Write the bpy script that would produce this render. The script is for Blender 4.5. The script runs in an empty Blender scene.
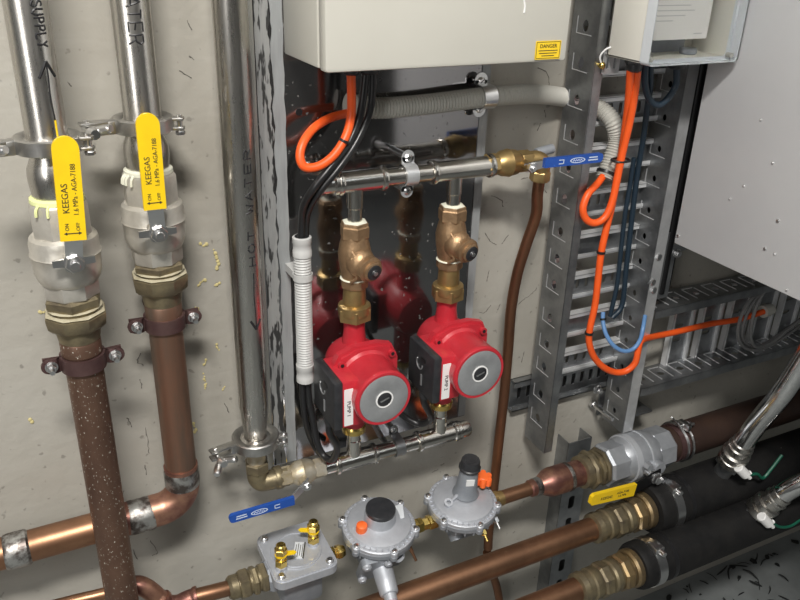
import bpy, bmesh, math, random
from mathutils import Vector, Matrix, geometry, noise
random.seed(7)
PI = math.pi
SC = bpy.context.scene
COL = SC.collection

# ---------------------------------------------------------------- camera frame
F = 792.338
RX = Vector((0.89347548, -0.16818362, 0.41643227))
DN = Vector((-0.02913035, 0.90358016, 0.42742757))
NI = Vector((-0.44816625, -0.39402687, 0.80242747))
DIST, CAMH = 0.9, 1.4


def A(px, py, o):
    """the place on the upright plane o metres in front of the wall that the photograph shows at px, py"""
    q = Vector(((px - 400) / F, (py - 300) / F, 1.0))
    t = (DIST - o) / q.dot(NI)
    return Vector((q.dot(RX) * t, -o, CAMH - q.dot(DN) * t))


def zof(X, o, py):
    """height on the upright line at X, o that is seen at row py"""
    k = (py - 300) / F
    d = DIST - o
    ay = RX.y * X + NI.y * d
    az = RX.z * X + NI.z * d
    return CAMH - (k * az - ay) / (DN.y - k * DN.z)


def W(X, o, Z):
    return Vector((X, -o, Z))


# ---------------------------------------------------------------- materials
def material(name, col, metal=0.0, rough=0.5, col2=None, scale=20.0, lo=0.35, hi=0.65, rough2=None,
             bump=0.0, bscale=60.0, stretch=(1, 1, 1), specks=None, coat=0.0):
    m = bpy.data.materials.new(name)
    m.use_nodes = True
    nt = m.node_tree
    N, L = nt.nodes, nt.links
    b = N['Principled BSDF']
    b.inputs['Base Color'].default_value = (*col, 1)
    b.inputs['Metallic'].default_value = metal
    b.inputs['Roughness'].default_value = rough
    if coat:
        b.inputs['Coat Weight'].default_value = coat
        b.inputs['Coat Roughness'].default_value = 0.15
    tc = N.new('ShaderNodeTexCoord')
    mp = N.new('ShaderNodeMapping')
    mp.inputs['Scale'].default_value = stretch
    L.new(tc.outputs['Object'], mp.inputs['Vector'])
    last = None
    if col2 is not None:
        nz = N.new('ShaderNodeTexNoise')
        nz.inputs['Scale'].default_value = scale
        nz.inputs['Detail'].default_value = 6
        nz.inputs['Roughness'].default_value = 0.62
        L.new(mp.outputs['Vector'], nz.inputs['Vector'])
        rp = N.new('ShaderNodeMapRange')
        rp.inputs['From Min'].default_value = lo
        rp.inputs['From Max'].default_value = hi
        L.new(nz.outputs['Fac'], rp.inputs['Value'])
        mx = N.new('ShaderNodeMix')
        mx.data_type = 'RGBA'
        mx.inputs['A'].default_value = (*col, 1)
        mx.inputs['B'].default_value = (*col2, 1)
        L.new(rp.outputs['Result'], mx.inputs['Factor'])
        last = mx.outputs['Result']
        if rough2 is not None:
            rr = N.new('ShaderNodeMapRange')
            rr.inputs['From Min'].default_value = lo
            rr.inputs['From Max'].default_value = hi
            rr.inputs['To Min'].default_value = rough
            rr.inputs['To Max'].default_value = rough2
            L.new(nz.outputs['Fac'], rr.inputs['Value'])
            L.new(rr.outputs['Result'], b.inputs['Roughness'])
    if specks is not None:
        scol, sscale, sthr = specks
        nz2 = N.new('ShaderNodeTexNoise')
        nz2.inputs['Scale'].default_value = sscale
        nz2.inputs['Detail'].default_value = 3
        L.new(mp.outputs['Vector'], nz2.inputs['Vector'])
        r2 = N.new('ShaderNodeMapRange')
        r2.inputs['From Min'].default_value = sthr
        r2.inputs['From Max'].default_value = sthr + 0.04
        L.new(nz2.outputs['Fac'], r2.inputs['Value'])
        m2 = N.new('ShaderNodeMix')
        m2.data_type = 'RGBA'
        if last is not None:
            L.new(last, m2.inputs['A'])
        else:
            m2.inputs['A'].default_value = (*col, 1)
        m2.inputs['B'].default_value = (*scol, 1)
        L.new(r2.outputs['Result'], m2.inputs['Factor'])
        last = m2.outputs['Result']
        if metal > 0:
            mr = N.new('ShaderNodeMapRange')
            mr.inputs['From Min'].default_value = sthr
            mr.inputs['From Max'].default_value = sthr + 0.04
            mr.inputs['To Min'].default_value = metal
            mr.inputs['To Max'].default_value = 0.0
            L.new(nz2.outputs['Fac'], mr.inputs['Value'])
            L.new(mr.outputs['Result'], b.inputs['Metallic'])
    if last is not None:
        L.new(last, b.inputs['Base Color'])
    if bump:
        nb = N.new('ShaderNodeTexNoise')
        nb.inputs['Scale'].default_value = bscale
        nb.inputs['Detail'].default_value = 5
        L.new(mp.outputs['Vector'], nb.inputs['Vector'])
        bp = N.new('ShaderNodeBump')
        bp.inputs['Strength'].default_value = bump
        bp.inputs['Distance'].default_value = 0.002
        L.new(nb.outputs['Fac'], bp.inputs['Height'])
        L.new(bp.outputs['Normal'], b.inputs['Normal'])
    return m


M = {}
M['stainless'] = material('brushed stainless', (.62, .60, .56), 1, .24, (.50, .48, .45), 30, rough2=.34, stretch=(6, 6, .6))
M['press_steel'] = material('polished press fitting steel', (.68, .66, .61), 1, .19, (.56, .54, .50), 12, rough2=.26)
M['nickel'] = material('dull nickel', (.66, .63, .57), .6, .40, (.52, .495, .44), 40, bump=.15, bscale=160)
M['cast_silver'] = material('cast clamp steel', (.60, .59, .57), 1, .30, (.45, .44, .42), 60, rough2=.45)
M['zinc'] = material('zinc plate', (.72, .72, .72), 1, .28)
M['galv'] = material('galvanised steel', (.40, .41, .42), .9, .42, (.25, .26, .27), 25, rough2=.32, bump=.05)
M['galv_lite'] = material('bright galvanised steel', (.74, .75, .76), .65, .30, (.58, .59, .60), 30)
M['lip'] = material('steel edge with painted highlight', (.90, .91, .92), .55, .30)  # near-white colour paints the highlights along the rung lips
M['copper_brown'] = material('dull brown copper', (.20, .118, .082), .7, .44, (.14, .080, .058), 18, specks=((.50, .47, .40), 480, .645), stretch=(1, 1, .6))
M['copper_wear'] = material('worn copper', (.28, .145, .095), .75, .42, (.17, .125, .095), 14, stretch=(3, 3, .5), rough2=.5)
M['copper_drop'] = material('reddish thin copper', (.33, .150, .075), .85, .42, (.20, .095, .055), 12, stretch=(2, 2, .5))
M['copper'] = material('copper', (.40, .215, .125), .9, .38, (.25, .135, .08), 14, rough2=.45)
M['copper_bright'] = material('heat stained copper', (.46, .25, .17), .85, .40, (.26, .12, .10), 30, lo=.4, hi=.6)
M['solder'] = material('smeared solder', (.50, .50, .48), .9, .42, (.13, .11, .10), 55, lo=.42, hi=.58, bump=.5, bscale=90)
M['brass'] = material('brass', (.52, .37, .16), .85, .40, (.36, .25, .11), 30)
M['brass_bright'] = material('bright brass', (.75, .55, .17), 1, .26)
M['bronze'] = material('cast bronze', (.46, .30, .17), .8, .45, (.34, .22, .125), 60, bump=.3, bscale=220)
M['brass_dirty'] = material('tarnished brass', (.30, .25, .15), .7, .45, (.17, .14, .095), 40, bump=.25, bscale=140)
M['brass_old'] = material('grimy brass valve', (.46, .38, .24), .7, .48, (.58, .54, .46), 45, bump=.3, bscale=160)
M['yellow'] = material('yellow lever coating', (.88, .60, .010), 0, .42, (.82, .54, .010), 30)
M['blue'] = material('blue lever coating', (.014, .072, .34), 0, .38)
M['black_ink'] = material('black marker ink', (.012, .012, .014), 0, .45)
M['print'] = material('dark print', (.04, .035, .02), 0, .6)
M['white_print'] = material('pale print', (.55, .62, .72), 0, .5)
M['wall'] = None
M['box'] = material('pale grey enamel', (.60, .585, .525), 0, .42, (.575, .56, .50), 6)
M['cabinet'] = material('grey enamel side', (.62, .625, .63), 0, .45, (.585, .59, .60), 5)
M['danger'] = material('yellow warning sticker', (.85, .58, .02), 0, .4)
M['orange'] = material('orange cable sheath', (.90, .115, .016), 0, .42, (.82, .10, .014), 40)
M['black'] = material('black sheath', (.014, .014, .015), 0, .35)
M['black_plastic'] = material('black plastic', (.020, .021, .024), 0, .40, (.034, .035, .038), 80)
M['grey_conduit'] = material('grey conduit', (.45, .44, .40), 0, .5)
M['tan_conduit'] = material('conduit coloured as shaded', (.40, .38, .31), 0, .5)  # unused tan copy of the grey conduit, with shade in its colour
M['white_conduit'] = material('pale conduit', (.50, .50, .49), 0, .45)
M['red'] = material('red pump enamel', (.52, .026, .040), 0, .36, (.44, .022, .034), 40, bump=.12, bscale=180, coat=.2)
M['silver_face'] = material('silver nameplate', (.40, .41, .42), .5, .45, (.33, .34, .35), 60)
M['white'] = material('white label', (.80, .80, .79), 0, .5)
M['white_box'] = material('white plastic box', (.76, .74, .67), 0, .45)
M['white_lid'] = material('white plastic rim', (.70, .73, .76), 0, .35)
M['paper'] = material('paper', (.82, .80, .76), 0, .7)
M['faint'] = material('faint grey print', (.58, .57, .55), 0, .7)
M['strap'] = material('purple brown strap', (.085, .045, .045), .5, .45, (.12, .07, .065), 40)
M['alu'] = material('cast aluminium', (.52, .54, .58), .45, .46, (.46, .48, .52), 60, bump=.12, bscale=240)
M['alu_dark'] = material('grey cast body', (.33, .35, .38), .4, .5, (.27, .29, .32), 50, bump=.15, bscale=200)
M['galv_valve'] = material('grey valve casting', (.38, .40, .43), .55, .42, (.48, .50, .53), 40, bump=.1, bscale=200)
M['orange_cap'] = material('orange cap', (.95, .16, .03), 0, .45)
M['rubber'] = material('black foam insulation', (.0095, .0095, .010), 0, .62, (.016, .0155, .015), 30, bump=.3, bscale=120,
                       specks=((.20, .19, .17), 60, .74))
M['rubber'].node_tree.nodes['Principled BSDF'].inputs['Specular IOR Level'].default_value = .22
M['brass_worn'] = material('worn brass', (.36, .255, .125), .8, .42, (.21, .16, .10), 34, bump=.15, bscale=160)
M['valve_band'] = material('pale casting band', (.52, .54, .57), .4, .45)
M['brown_pipe'] = material('dark brown pipe', (.070, .040, .028), .3, .5, (.05, .03, .024), 20)
M['blue_wire'] = material('pale blue wire', (.12, .25, .48), 0, .4)
M['navy'] = material('dark blue cable', (.012, .026, .042), 0, .45)
M['grey_wire'] = material('grey cable', (.20, .20, .20), 0, .45)
M['green'] = material('green wire', (.008, .10, .06), 0, .4)
M['braid'] = material('braided stainless', (.78, .78, .77), 1, .13, (.66, .66, .66), 180, stretch=(1, 1, 1))
M['tape'] = material('white thread tape', (.72, .72, .60), 0, .7)
M['sealant'] = material('cream sealant', (.50, .46, .34), 0, .8, (.34, .30, .20), 60)
M['tape_green'] = material('yellow green thread tape', (.70, .74, .36), 0, .7)
M['film'] = material('weathered protective film', (.36, .365, .36), .25, .5, (.27, .275, .275), 30, lo=.4, hi=.6, stretch=(3, 3, .45), bump=.2, bscale=90,
                     specks=((.035, .035, .035), 60, .53))
M['edge_trim'] = material('grey edge channel', (.42, .42, .395), .5, .42, (.34, .34, .32), 16, stretch=(4, 4, .4))
M['film_lite'] = material('pale dusty film edge', (.37, .385, .39), .2, .5, (.30, .31, .315), 30, stretch=(4, 4, .5), specks=((.55, .55, .54), 110, .70))
M['ferrous'] = material('plain black strip', (.016, .016, .017), .6, .35)
M['debris'] = material('black shavings', (.010, .011, .011), 0, .6)
M['foam'] = material('yellow foam drips', (.60, .52, .25), 0, .8)
M['dirt'] = material('dark scuff', (.16, .15, .135), 0, .9)
M['purple_cap'] = material('pale lilac plug', (.42, .36, .40), .2, .45)
M['glass_dark'] = material('dark slot', (.012, .012, .013), 0, .4)


def clear_plastic():
    m = bpy.data.materials.new('clear plastic')
    m.use_nodes = True
    b = m.node_tree.nodes['Principled BSDF']
    b.inputs['Base Color'].default_value = (.97, .98, .98, 1)
    b.inputs['Roughness'].default_value = .05
    b.inputs['Transmission Weight'].default_value = 1
    b.inputs['IOR'].default_value = 1.12
    return m


M['clear'] = clear_plastic()


def mirror_panel():
    m = material('dusty polished panel', (.30, .295, .30), 1, .09, bump=0)
    nt = m.node_tree
    N, L = nt.nodes, nt.links
    b = N['Principled BSDF']
    tc = N.new('ShaderNodeTexCoord')
    nz = N.new('ShaderNodeTexNoise')
    nz.inputs['Scale'].default_value = 9
    nz.inputs['Detail'].default_value = 5
    L.new(tc.outputs['Object'], nz.inputs['Vector'])
    mr = N.new('ShaderNodeMapRange')
    mr.inputs['From Min'].default_value = .35
    mr.inputs['From Max'].default_value = .7
    mr.inputs['To Min'].default_value = .07
    mr.inputs['To Max'].default_value = .17
    L.new(nz.outputs['Fac'], mr.inputs['Value'])
    L.new(mr.outputs['Result'], b.inputs['Roughness'])
    # dust specks and a thin film of dust
    n2 = N.new('ShaderNodeTexNoise')
    n2.inputs['Scale'].default_value = 150
    n2.inputs['Detail'].default_value = 2
    L.new(tc.outputs['Object'], n2.inputs['Vector'])
    m2 = N.new('ShaderNodeMapRange')
    m2.inputs['From Min'].default_value = .68
    m2.inputs['From Max'].default_value = .74
    m2.inputs['To Min'].default_value = .03
    m2.inputs['To Max'].default_value = .6
    L.new(n2.outputs['Fac'], m2.inputs['Value'])
    df = N.new('ShaderNodeBsdfDiffuse')
    df.inputs['Color'].default_value = (.26, .26, .25, 1)
    ms = N.new('ShaderNodeMixShader')
    L.new(m2.outputs['Result'], ms.inputs['Fac'])
    L.new(b.outputs['BSDF'], ms.inputs[1])
    L.new(df.outputs['BSDF'], ms.inputs[2])
    L.new(ms.outputs['Shader'], N['Material Output'].inputs['Surface'])
    return m


M['panel'] = mirror_panel()


def wall_material():
    m = bpy.data.materials.new('grimy painted wall')
    m.use_nodes = True
    nt = m.node_tree
    N, L = nt.nodes, nt.links
    b = N['Principled BSDF']
    b.inputs['Roughness'].default_value = .50
    tc = N.new('ShaderNodeTexCoord')
    n1 = N.new('ShaderNodeTexNoise')
    n1.inputs['Scale'].default_value = 4
    n1.inputs['Detail'].default_value = 7
    L.new(tc.outputs['Object'], n1.inputs['Vector'])
    r1 = N.new('ShaderNodeMapRange')
    r1.inputs['From Min'].default_value = .3
    r1.inputs['From Max'].default_value = .7
    L.new(n1.outputs['Fac'], r1.inputs['Value'])
    mx = N.new('ShaderNodeMix')
    mx.data_type = 'RGBA'
    mx.inputs['A'].default_value = (.375, .352, .305, 1)
    mx.inputs['B'].default_value = (.425, .408, .365, 1)
    L.new(r1.outputs['Result'], mx.inputs['Factor'])
    # scattered dark pocks
    n2 = N.new('ShaderNodeTexNoise')
    n2.inputs['Scale'].default_value = 75
    n2.inputs['Detail'].default_value = 2
    L.new(tc.outputs['Object'], n2.inputs['Vector'])
    r2 = N.new('ShaderNodeMapRange')
    r2.inputs['From Min'].default_value = .665
    r2.inputs['From Max'].default_value = .72
    r2.inputs['To Max'].default_value = .55
    L.new(n2.outputs['Fac'], r2.inputs['Value'])
    m2 = N.new('ShaderNodeMix')
    m2.data_type = 'RGBA'
    m2.inputs['B'].default_value = (.16, .15, .13, 1)
    L.new(mx.outputs['Result'], m2.inputs['A'])
    L.new(r2.outputs['Result'], m2.inputs['Factor'])
    # pale trowel streaks
    mp = N.new('ShaderNodeMapping')
    mp.inputs['Scale'].default_value = (3, 1, 26)
    mp.inputs['Rotation'].default_value = (0, .5, 0)
    L.new(tc.outputs['Object'], mp.inputs['Vector'])
    n3 = N.new('ShaderNodeTexNoise')
    n3.inputs['Scale'].default_value = 2.2
    n3.inputs['Detail'].default_value = 4
    L.new(mp.outputs['Vector'], n3.inputs['Vector'])
    r3 = N.new('ShaderNodeMapRange')
    r3.inputs['From Min'].default_value = .55
    r3.inputs['From Max'].default_value = .75
    r3.inputs['To Max'].default_value = .35
    L.new(n3.outputs['Fac'], r3.inputs['Value'])
    m3 = N.new('ShaderNodeMix')
    m3.data_type = 'RGBA'
    m3.inputs['B'].default_value = (.48, .465, .42, 1)
    L.new(m2.outputs['Result'], m3.inputs['A'])
    L.new(r3.outputs['Result'], m3.inputs['Factor'])
    L.new(m3.outputs['Result'], b.inputs['Base Color'])
    nb = N.new('ShaderNodeTexNoise')
    nb.inputs['Scale'].default_value = 52
    nb.inputs['Detail'].default_value = 5
    L.new(tc.outputs['Object'], nb.inputs['Vector'])
    bp = N.new('ShaderNodeBump')
    bp.inputs['Strength'].default_value = .45
    bp.inputs['Distance'].default_value = .003
    L.new(nb.outputs['Fac'], bp.inputs['Height'])
    L.new(bp.outputs['Normal'], b.inputs['Normal'])
    return m


M['wall'] = wall_material()
M['floor'] = material('grey concrete floor', (.21, .225, .225), 0, .6, (.15, .16, .16), 9, bump=.2, bscale=60)
M['plain'] = material('plain room paint', (.13, .135, .14), 0, .8)
M['front_paint'] = material('dark room paint', (.10, .10, .10), 0, .8)


# ---------------------------------------------------------------- mesh builder
def frame_of(axis):
    a = axis.normalized()
    h = Vector((0, 0, 1)) if abs(a.z) < .9 else Vector((0, -1, 0))
    u = a.cross(h).normalized()
    v = a.cross(u).normalized()
    return u, v, a


def catmull(pts, n=8):
    P = [Vector(p) for p in pts]
    if len(P) < 3:
        return [P[0].lerp(P[1], i / n) for i in range(n + 1)]
    P = [P[0] * 2 - P[1]] + P + [P[-1] * 2 - P[-2]]
    out = []
    for i in range(1, len(P) - 2):
        p0, p1, p2, p3 = P[i - 1], P[i], P[i + 1], P[i + 2]
        for k in range(n):
            t = k / n
            out.append(.5 * ((2 * p1) + (p2 - p0) * t + (2 * p0 - 5 * p1 + 4 * p2 - p3) * t * t + (3 * p1 - p0 - 3 * p2 + p3) * t ** 3))
    out.append(P[-2])
    return out


def resample(pts, step):
    out = [pts[0]]
    acc = 0
    for a, b in zip(pts, pts[1:]):
        d = (b - a).length
        if d < 1e-9:
            continue
        pos = step - acc
        while pos <= d:
            out.append(a.lerp(b, pos / d))
            pos += step
        acc = d - (pos - step)
    if (out[-1] - pts[-1]).length > 1e-5:
        out.append(pts[-1])
    return out


def rrect(w, h, r, n=5):
    r = min(r, w / 2 - 1e-5, h / 2 - 1e-5)
    out = []
    for cx, cy, a0 in ((w / 2 - r, h / 2 - r, 0), (-w / 2 + r, h / 2 - r, PI / 2), (-w / 2 + r, -h / 2 + r, PI), (w / 2 - r, -h / 2 + r, 1.5 * PI)):
        for k in range(n + 1):
            a = a0 + k / n * PI / 2
            out.append((cx + r * math.cos(a), cy + r * math.sin(a)))
    return out


def ngon(r, n=16, cx=0, cy=0, ph=0):
    return [(cx + r * math.cos(ph + 2 * PI * k / n), cy + r * math.sin(ph + 2 * PI * k / n)) for k in range(n)]


class MB:
    def __init__(s):
        s.bm = bmesh.new()

    def ring(s, c, u, v, r, seg, ph=0):
        return [s.bm.verts.new(c + u * (r * math.cos(ph + 2 * PI * k / seg)) + v * (r * math.sin(ph + 2 * PI * k / seg))) for k in range(seg)]

    def skin(s, rings, cap0=True, cap1=True):
        n = len(rings[0])
        for a, b in zip(rings, rings[1:]):
            for k in range(n):
                s.bm.faces.new((a[k], a[(k + 1) % n], b[(k + 1) % n], b[k]))
        if cap0:
            s.bm.faces.new(list(reversed(rings[0])))
        if cap1:
            s.bm.faces.new(rings[-1])

    def lathe(s, prof, org, axis, seg=28, ph=0, cap0=True, cap1=True):
        u, v, a = frame_of(Vector(axis))
        org = Vector(org)
        rings = [s.ring(org + a * t, u, v, max(r, 1e-5), seg, ph) for t, r in prof]
        s.skin(rings, cap0, cap1)
        return s

    def cyl(s, p0, p1, r, r1=None, seg=24, ph=0):
        p0, p1 = Vector(p0), Vector(p1)
        d = p1 - p0
        return s.lathe([(0, r), (d.length, r if r1 is None else r1)], p0, d, seg, ph)

    def rod(s, p0, p1, r, seg=24, bev=None):
        """cylinder with softened ends"""
        p0, p1 = Vector(p0), Vector(p1)
        d = p1 - p0
        L = d.length
        b = r * .15 if bev is None else bev
        b = min(b, L * .4)
        return s.lathe([(0, r - b), (b, r), (L - b, r), (L, r - b)], p0, d, seg)

    def hexnut(s, p0, p1, r, ph=0, n=6, ch=.12):
        p0, p1 = Vector(p0), Vector(p1)
        d = p1 - p0
        L = d.length
        c = min(r * ch, L * .3)
        return s.lathe([(0, r * .9), (c, r), (L - c, r), (L, r * .9)], p0, d, n, ph)

    def ball(s, c, r, seg=16, rings=10, sc=(1, 1, 1)):
        c = Vector(c)
        prev = []
        for i in range(rings + 1):
            a = -PI / 2 + PI * i / rings
            rr = max(math.cos(a), 1e-4) * r
            prev.append([s.bm.verts.new(c + Vector((rr * math.cos(2 * PI * k / seg) * sc[0], rr * math.sin(2 * PI * k / seg) * sc[1], r * math.sin(a) * sc[2]))) for k in range(seg)])
        s.skin(prev)
        return s

    def tube(s, pts, r, seg=12, rads=None, cap=True):
        P = [Vector(p) for p in pts]
        T = []
        for i in range(len(P)):
            T.append((P[min(i + 1, len(P) - 1)] - P[max(i - 1, 0)]).normalized())
        u, v, a = frame_of(T[0])
        rings = []
        for i, p in enumerate(P):
            t = T[i]
            u = (u - t * u.dot(t)).normalized()
            v = t.cross(u)
            rings.append(s.ring(p, u, v, rads[i] if rads else r, seg))
        s.skin(rings, cap, cap)
        return s

    def corrugated(s, pts, r, pitch=.0034, depth=.0012, seg=18):
        P = resample(pts, pitch / 4)
        rads = [r - depth * (.5 - .5 * math.cos(2 * PI * (i % 4) / 4)) for i in range(len(P))]
        return s.tube(P, r, seg, rads)

    def box(s, x0, x1, o0, o1, z0, z1, bev=0.0):
        """box by extents; o is metres out from the wall"""
        return s.obox(Vector(((x0 + x1) / 2, -(o0 + o1) / 2, (z0 + z1) / 2)), Vector((1, 0, 0)), Vector((0, 1, 0)), Vector((0, 0, 1)),
                      abs(x1 - x0), abs(o1 - o0), abs(z1 - z0), bev)

    def obox(s, c, u, v, n, a, b, h, bev=0.0):
        vs = []
        for k in (-1, 1):
            for j in (-1, 1):
                for i in (-1, 1):
                    vs.append(s.bm.verts.new(c + u * (i * a / 2) + v * (j * b / 2) + n * (k * h / 2)))
        fs = []
        for q in ((0, 2, 3, 1), (4, 5, 7, 6), (0, 1, 5, 4), (2, 6, 7, 3), (0, 4, 6, 2), (1, 3, 7, 5)):
            fs.append(s.bm.faces.new([vs[i] for i in q]))
        if bev > 0:
            es = set()
            for f in fs:
                es.update(f.edges)
            bmesh.ops.bevel(s.bm, geom=list(es), offset=bev, segments=2, affect='EDGES', profile=.5)
        return s

    def plate(s, outer, holes, org, u, v, n, th):
        """flat sheet of thickness th with holes, outline in u, v"""
        org, u, v, n = Vector(org), Vector(u), Vector(v), Vector(n)
        loops = [outer] + list(holes)
        tri = geometry.tessellate_polygon([[Vector((x, y, 0)) for x, y in lp] for lp in loops])
        flat = [p for lp in loops for p in lp]
        fr = [s.bm.verts.new(org + u * x + v * y + n * (th / 2)) for x, y in flat]
        bk = [s.bm.verts.new(org + u * x + v * y - n * (th / 2)) for x, y in flat]
        for t in tri:
            try:
                s.bm.faces.new([fr[i] for i in t])
                s.bm.faces.new([bk[i] for i in reversed(t)])
            except ValueError:
                pass
        k0 = 0
        for lp in loops:
            m = len(lp)
            for k in range(m):
                a, b = k0 + k, k0 + (k + 1) % m
                s.bm.faces.new((fr[a], bk[a], bk[b], fr[b]))
            k0 += m
        return s

    def strip_ring(s, c, axis, ri, ro, w, a0=0, a1=2 * PI, seg=40):
        """flat band: hollow ring with thickness ro-ri and width w along axis"""
        u, v, a = frame_of(Vector(axis))
        c = Vector(c)
        full = abs(a1 - a0 - 2 * PI) < 1e-6
        n = seg if full else seg + 1
        secs = []
        for k in range(n):
            t = a0 + (a1 - a0) * k / seg
            e = u * math.cos(t) + v * math.sin(t)
            secs.append([s.bm.verts.new(c + e * ri - a * w / 2), s.bm.verts.new(c + e * ro - a * w / 2), s.bm.verts.new(c + e * ro + a * w / 2), s.bm.verts.new(c + e * ri + a * w / 2)])
        rng = range(n) if full else range(n - 1)
        for k in rng:
            p, q = secs[k], secs[(k + 1) % n]
            for i in range(4):
                s.bm.faces.new((p[i], p[(i + 1) % 4], q[(i + 1) % 4], q[i]))
        if not full:
            s.bm.faces.new(secs[0])
            s.bm.faces.new(list(reversed(secs[-1])))
        return s

    def build(s, name, mat, parent=None, org=None, label=None, cat=None, group=None, kind=None, objlabel=None, ang=35):
        bm = s.bm
        bmesh.ops.recalc_face_normals(bm, faces=bm.faces[:])
        if parent is not None:
            w = world_of(parent)
        elif org is not None:
            w = Vector(org)
        else:
            xs = [v.co for v in bm.verts]
            w = Vector((sum(c.x for c in xs) / len(xs), sum(c.y for c in xs) / len(xs), min(c.z for c in xs)))
        for v in bm.verts:
            v.co -= w
        me = bpy.data.meshes.new(name)
        for f in bm.faces:
            f.smooth = True
        bm.to_mesh(me)
        bm.free()
        me.set_sharp_from_angle(angle=math.radians(ang))
        me.materials.append(mat)
        ob = bpy.data.objects.new(name, me)
        COL.objects.link(ob)
        if parent is not None:
            ob.parent = parent
        else:
            ob.location = w
        tag(ob, label, cat, group, kind)
        return ob


def world_of(o):
    w = Vector((0, 0, 0))
    while o is not None:
        w = w + o.location
        o = o.parent
    return w


def tag(o, label=None, cat=None, group=None, kind=None):
    for k, v in (('label', label), ('category', cat), ('group', group), ('kind', kind)):
        if v:
            o[k] = v
    return o


def thing(name, label, cat, loc, group=None):
    e = bpy.data.objects.new(name, None)
    e.empty_display_size = .02
    COL.objects.link(e)
    e.location = loc
    return tag(e, label, cat, group)


def copy_tree(o, label, group=None):
    kids = {}
    for x in bpy.data.objects:
        if x.parent is not None:
            kids.setdefault(x.parent.name, []).append(x)

    def rec(src, par):
        c = src.copy()
        COL.objects.link(c)
        if par is not None:
            c.parent = par
        for ch in kids.get(src.name, []):
            rec(ch, c)
        return c
    r = rec(o, None)
    tag(r, label, None, group)
    return r


def lettering(name, text, size, mat, parent, org, u, v, n, align='CENTER', th=.0003, label=None, squeeze=1.0):
    cu = bpy.data.curves.new(name, 'FONT')
    cu.body = text
    cu.size = size
    cu.align_x = align
    cu.align_y = 'CENTER'
    cu.extrude = th / 2
    cu.resolution_u = 3
    ob = bpy.data.objects.new(name + '_source', cu)
    COL.objects.link(ob)
    dg = bpy.context.evaluated_depsgraph_get()
    me = bpy.data.meshes.new_from_object(ob.evaluated_get(dg))
    bpy.data.objects.remove(ob)
    bpy.data.curves.remove(cu)
    u, v, n = Vector(u).normalized(), Vector(v).normalized(), Vector(n).normalized()
    w = world_of(parent)
    for vt in me.vertices:
        c = vt.co
        vt.co = Vector(org) + u * (c.x * squeeze) + v * c.y + n * (c.z + th / 2) - w
    me.name = name
    me.materials.clear()
    me.materials.append(mat)
    o = bpy.data.objects.new(name, me)
    COL.objects.link(o)
    o.parent = parent
    tag(o, label)
    return o


STROKES = {
    'S': [[(1, .85), (.7, 1), (.3, 1), (0, .8), (.2, .58), (.8, .45), (1, .2), (.7, 0), (.3, 0), (0, .15)]],
    'U': [[(0, 1), (0, .3), (.3, 0), (.7, 0), (1, .3), (1, 1)]],
    'P': [[(0, 0), (.05, 1), (.7, .95), (1, .75), (.7, .5), (0, .48)]],
    'L': [[(0, 1), (0, 0), (1, .05)]],
    'Y': [[(0, 1), (.5, .5), (1, 1)], [(.5, .5), (.4, 0)]],
    'W': [[(0, 1), (.25, 0), (.5, .7), (.75, 0), (1, 1)]],
    'A': [[(0, 0), (.5, 1), (1, 0)], [(.2, .38), (.8, .38)]],
    'T': [[(0, 1), (1, .97)], [(.5, 1), (.5, 0)]],
    'E': [[(1, 1), (0, 1), (0, 0), (1, 0)], [(0, .52), (.8, .5)]],
    'R': [[(0, 0), (0, 1), (.7, .95), (1, .75), (.7, .5), (0, .48)], [(.4, .48), (1, 0)]],
    'H': [[(0, 1), (0, 0)], [(1, 1), (1, 0)], [(0, .5), (1, .5)]],
    'O': [[(.5, 1), (.1, .8), (0, .5), (.1, .2), (.5, 0), (.9, .2), (1, .5), (.9, .8), (.5, 1)]],
}


def on_pipe(X, o, r, th, z):
    return W(X + r * math.sin(th), o + r * math.cos(th), z)


def marker_text(parent, text, X, o, r, th0, ztop, ch, cw, gap, down=True, arrow=None, pen=.0011):
    """handwriting in felt pen on a round pipe: ch across the pipe, cw along it"""
    mb = MB()
    z = ztop
    rnd = random.Random(len(text) + int(X * 1000))

    def pt(across, along):
        th = th0 + across / r
        return on_pipe(X, o, r - pen * .55, th, along)
    for c in text:
        if c != ' ':
            for st in STROKES[c]:
                pts = []
                for x, y in st:
                    x += rnd.uniform(-.06, .06)
                    y += rnd.uniform(-.06, .06)
                    if down:
                        pts.append(((y - .5) * ch, z - x * cw))
                    else:
                        pts.append((-(y - .5) * ch, z + x * cw))
                dense = []
                for a, b in zip(pts, pts[1:]):
                    for k in range(6):
                        dense.append(pt(a[0] + (b[0] - a[0]) * k / 6, a[1] + (b[1] - a[1]) * k / 6))
                dense.append(pt(*pts[-1]))
                mb.tube(dense, pen, 6)
        z += (-1 if down else 1) * (cw + gap)
    if arrow:
        za, zb, hl = arrow          # tip, tail, head length
        sg = 1 if za < zb else -1
        mb.tube([pt(.0005 * math.sin(k), za + (zb - za) * k / 8) for k in range(9)], pen * .9, 6)
        for sx in (-1, 1):
            mb.tube([pt(sx * hl * .55 * k / 4, za + sg * hl * k / 4) for k in range(5)], pen * 1.5, 6)
    return mb.build('marker_writing', M['black_ink'], parent, label='black felt pen writing')


EX, EO, EZ = Vector((1, 0, 0)), Vector((0, -1, 0)), Vector((0, 0, 1))

# ---------------------------------------------------------------- the room
def slab(name, x0, x1, y0, y1, z0, z1, mat):
    mb = MB()
    mb.obox(Vector(((x0 + x1) / 2, (y0 + y1) / 2, (z0 + z1) / 2)), EX, Vector((0, 1, 0)), EZ, x1 - x0, y1 - y0, z1 - z0)
    return mb.build(name, mat, org=(0, 0, 0), kind='structure')


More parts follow.
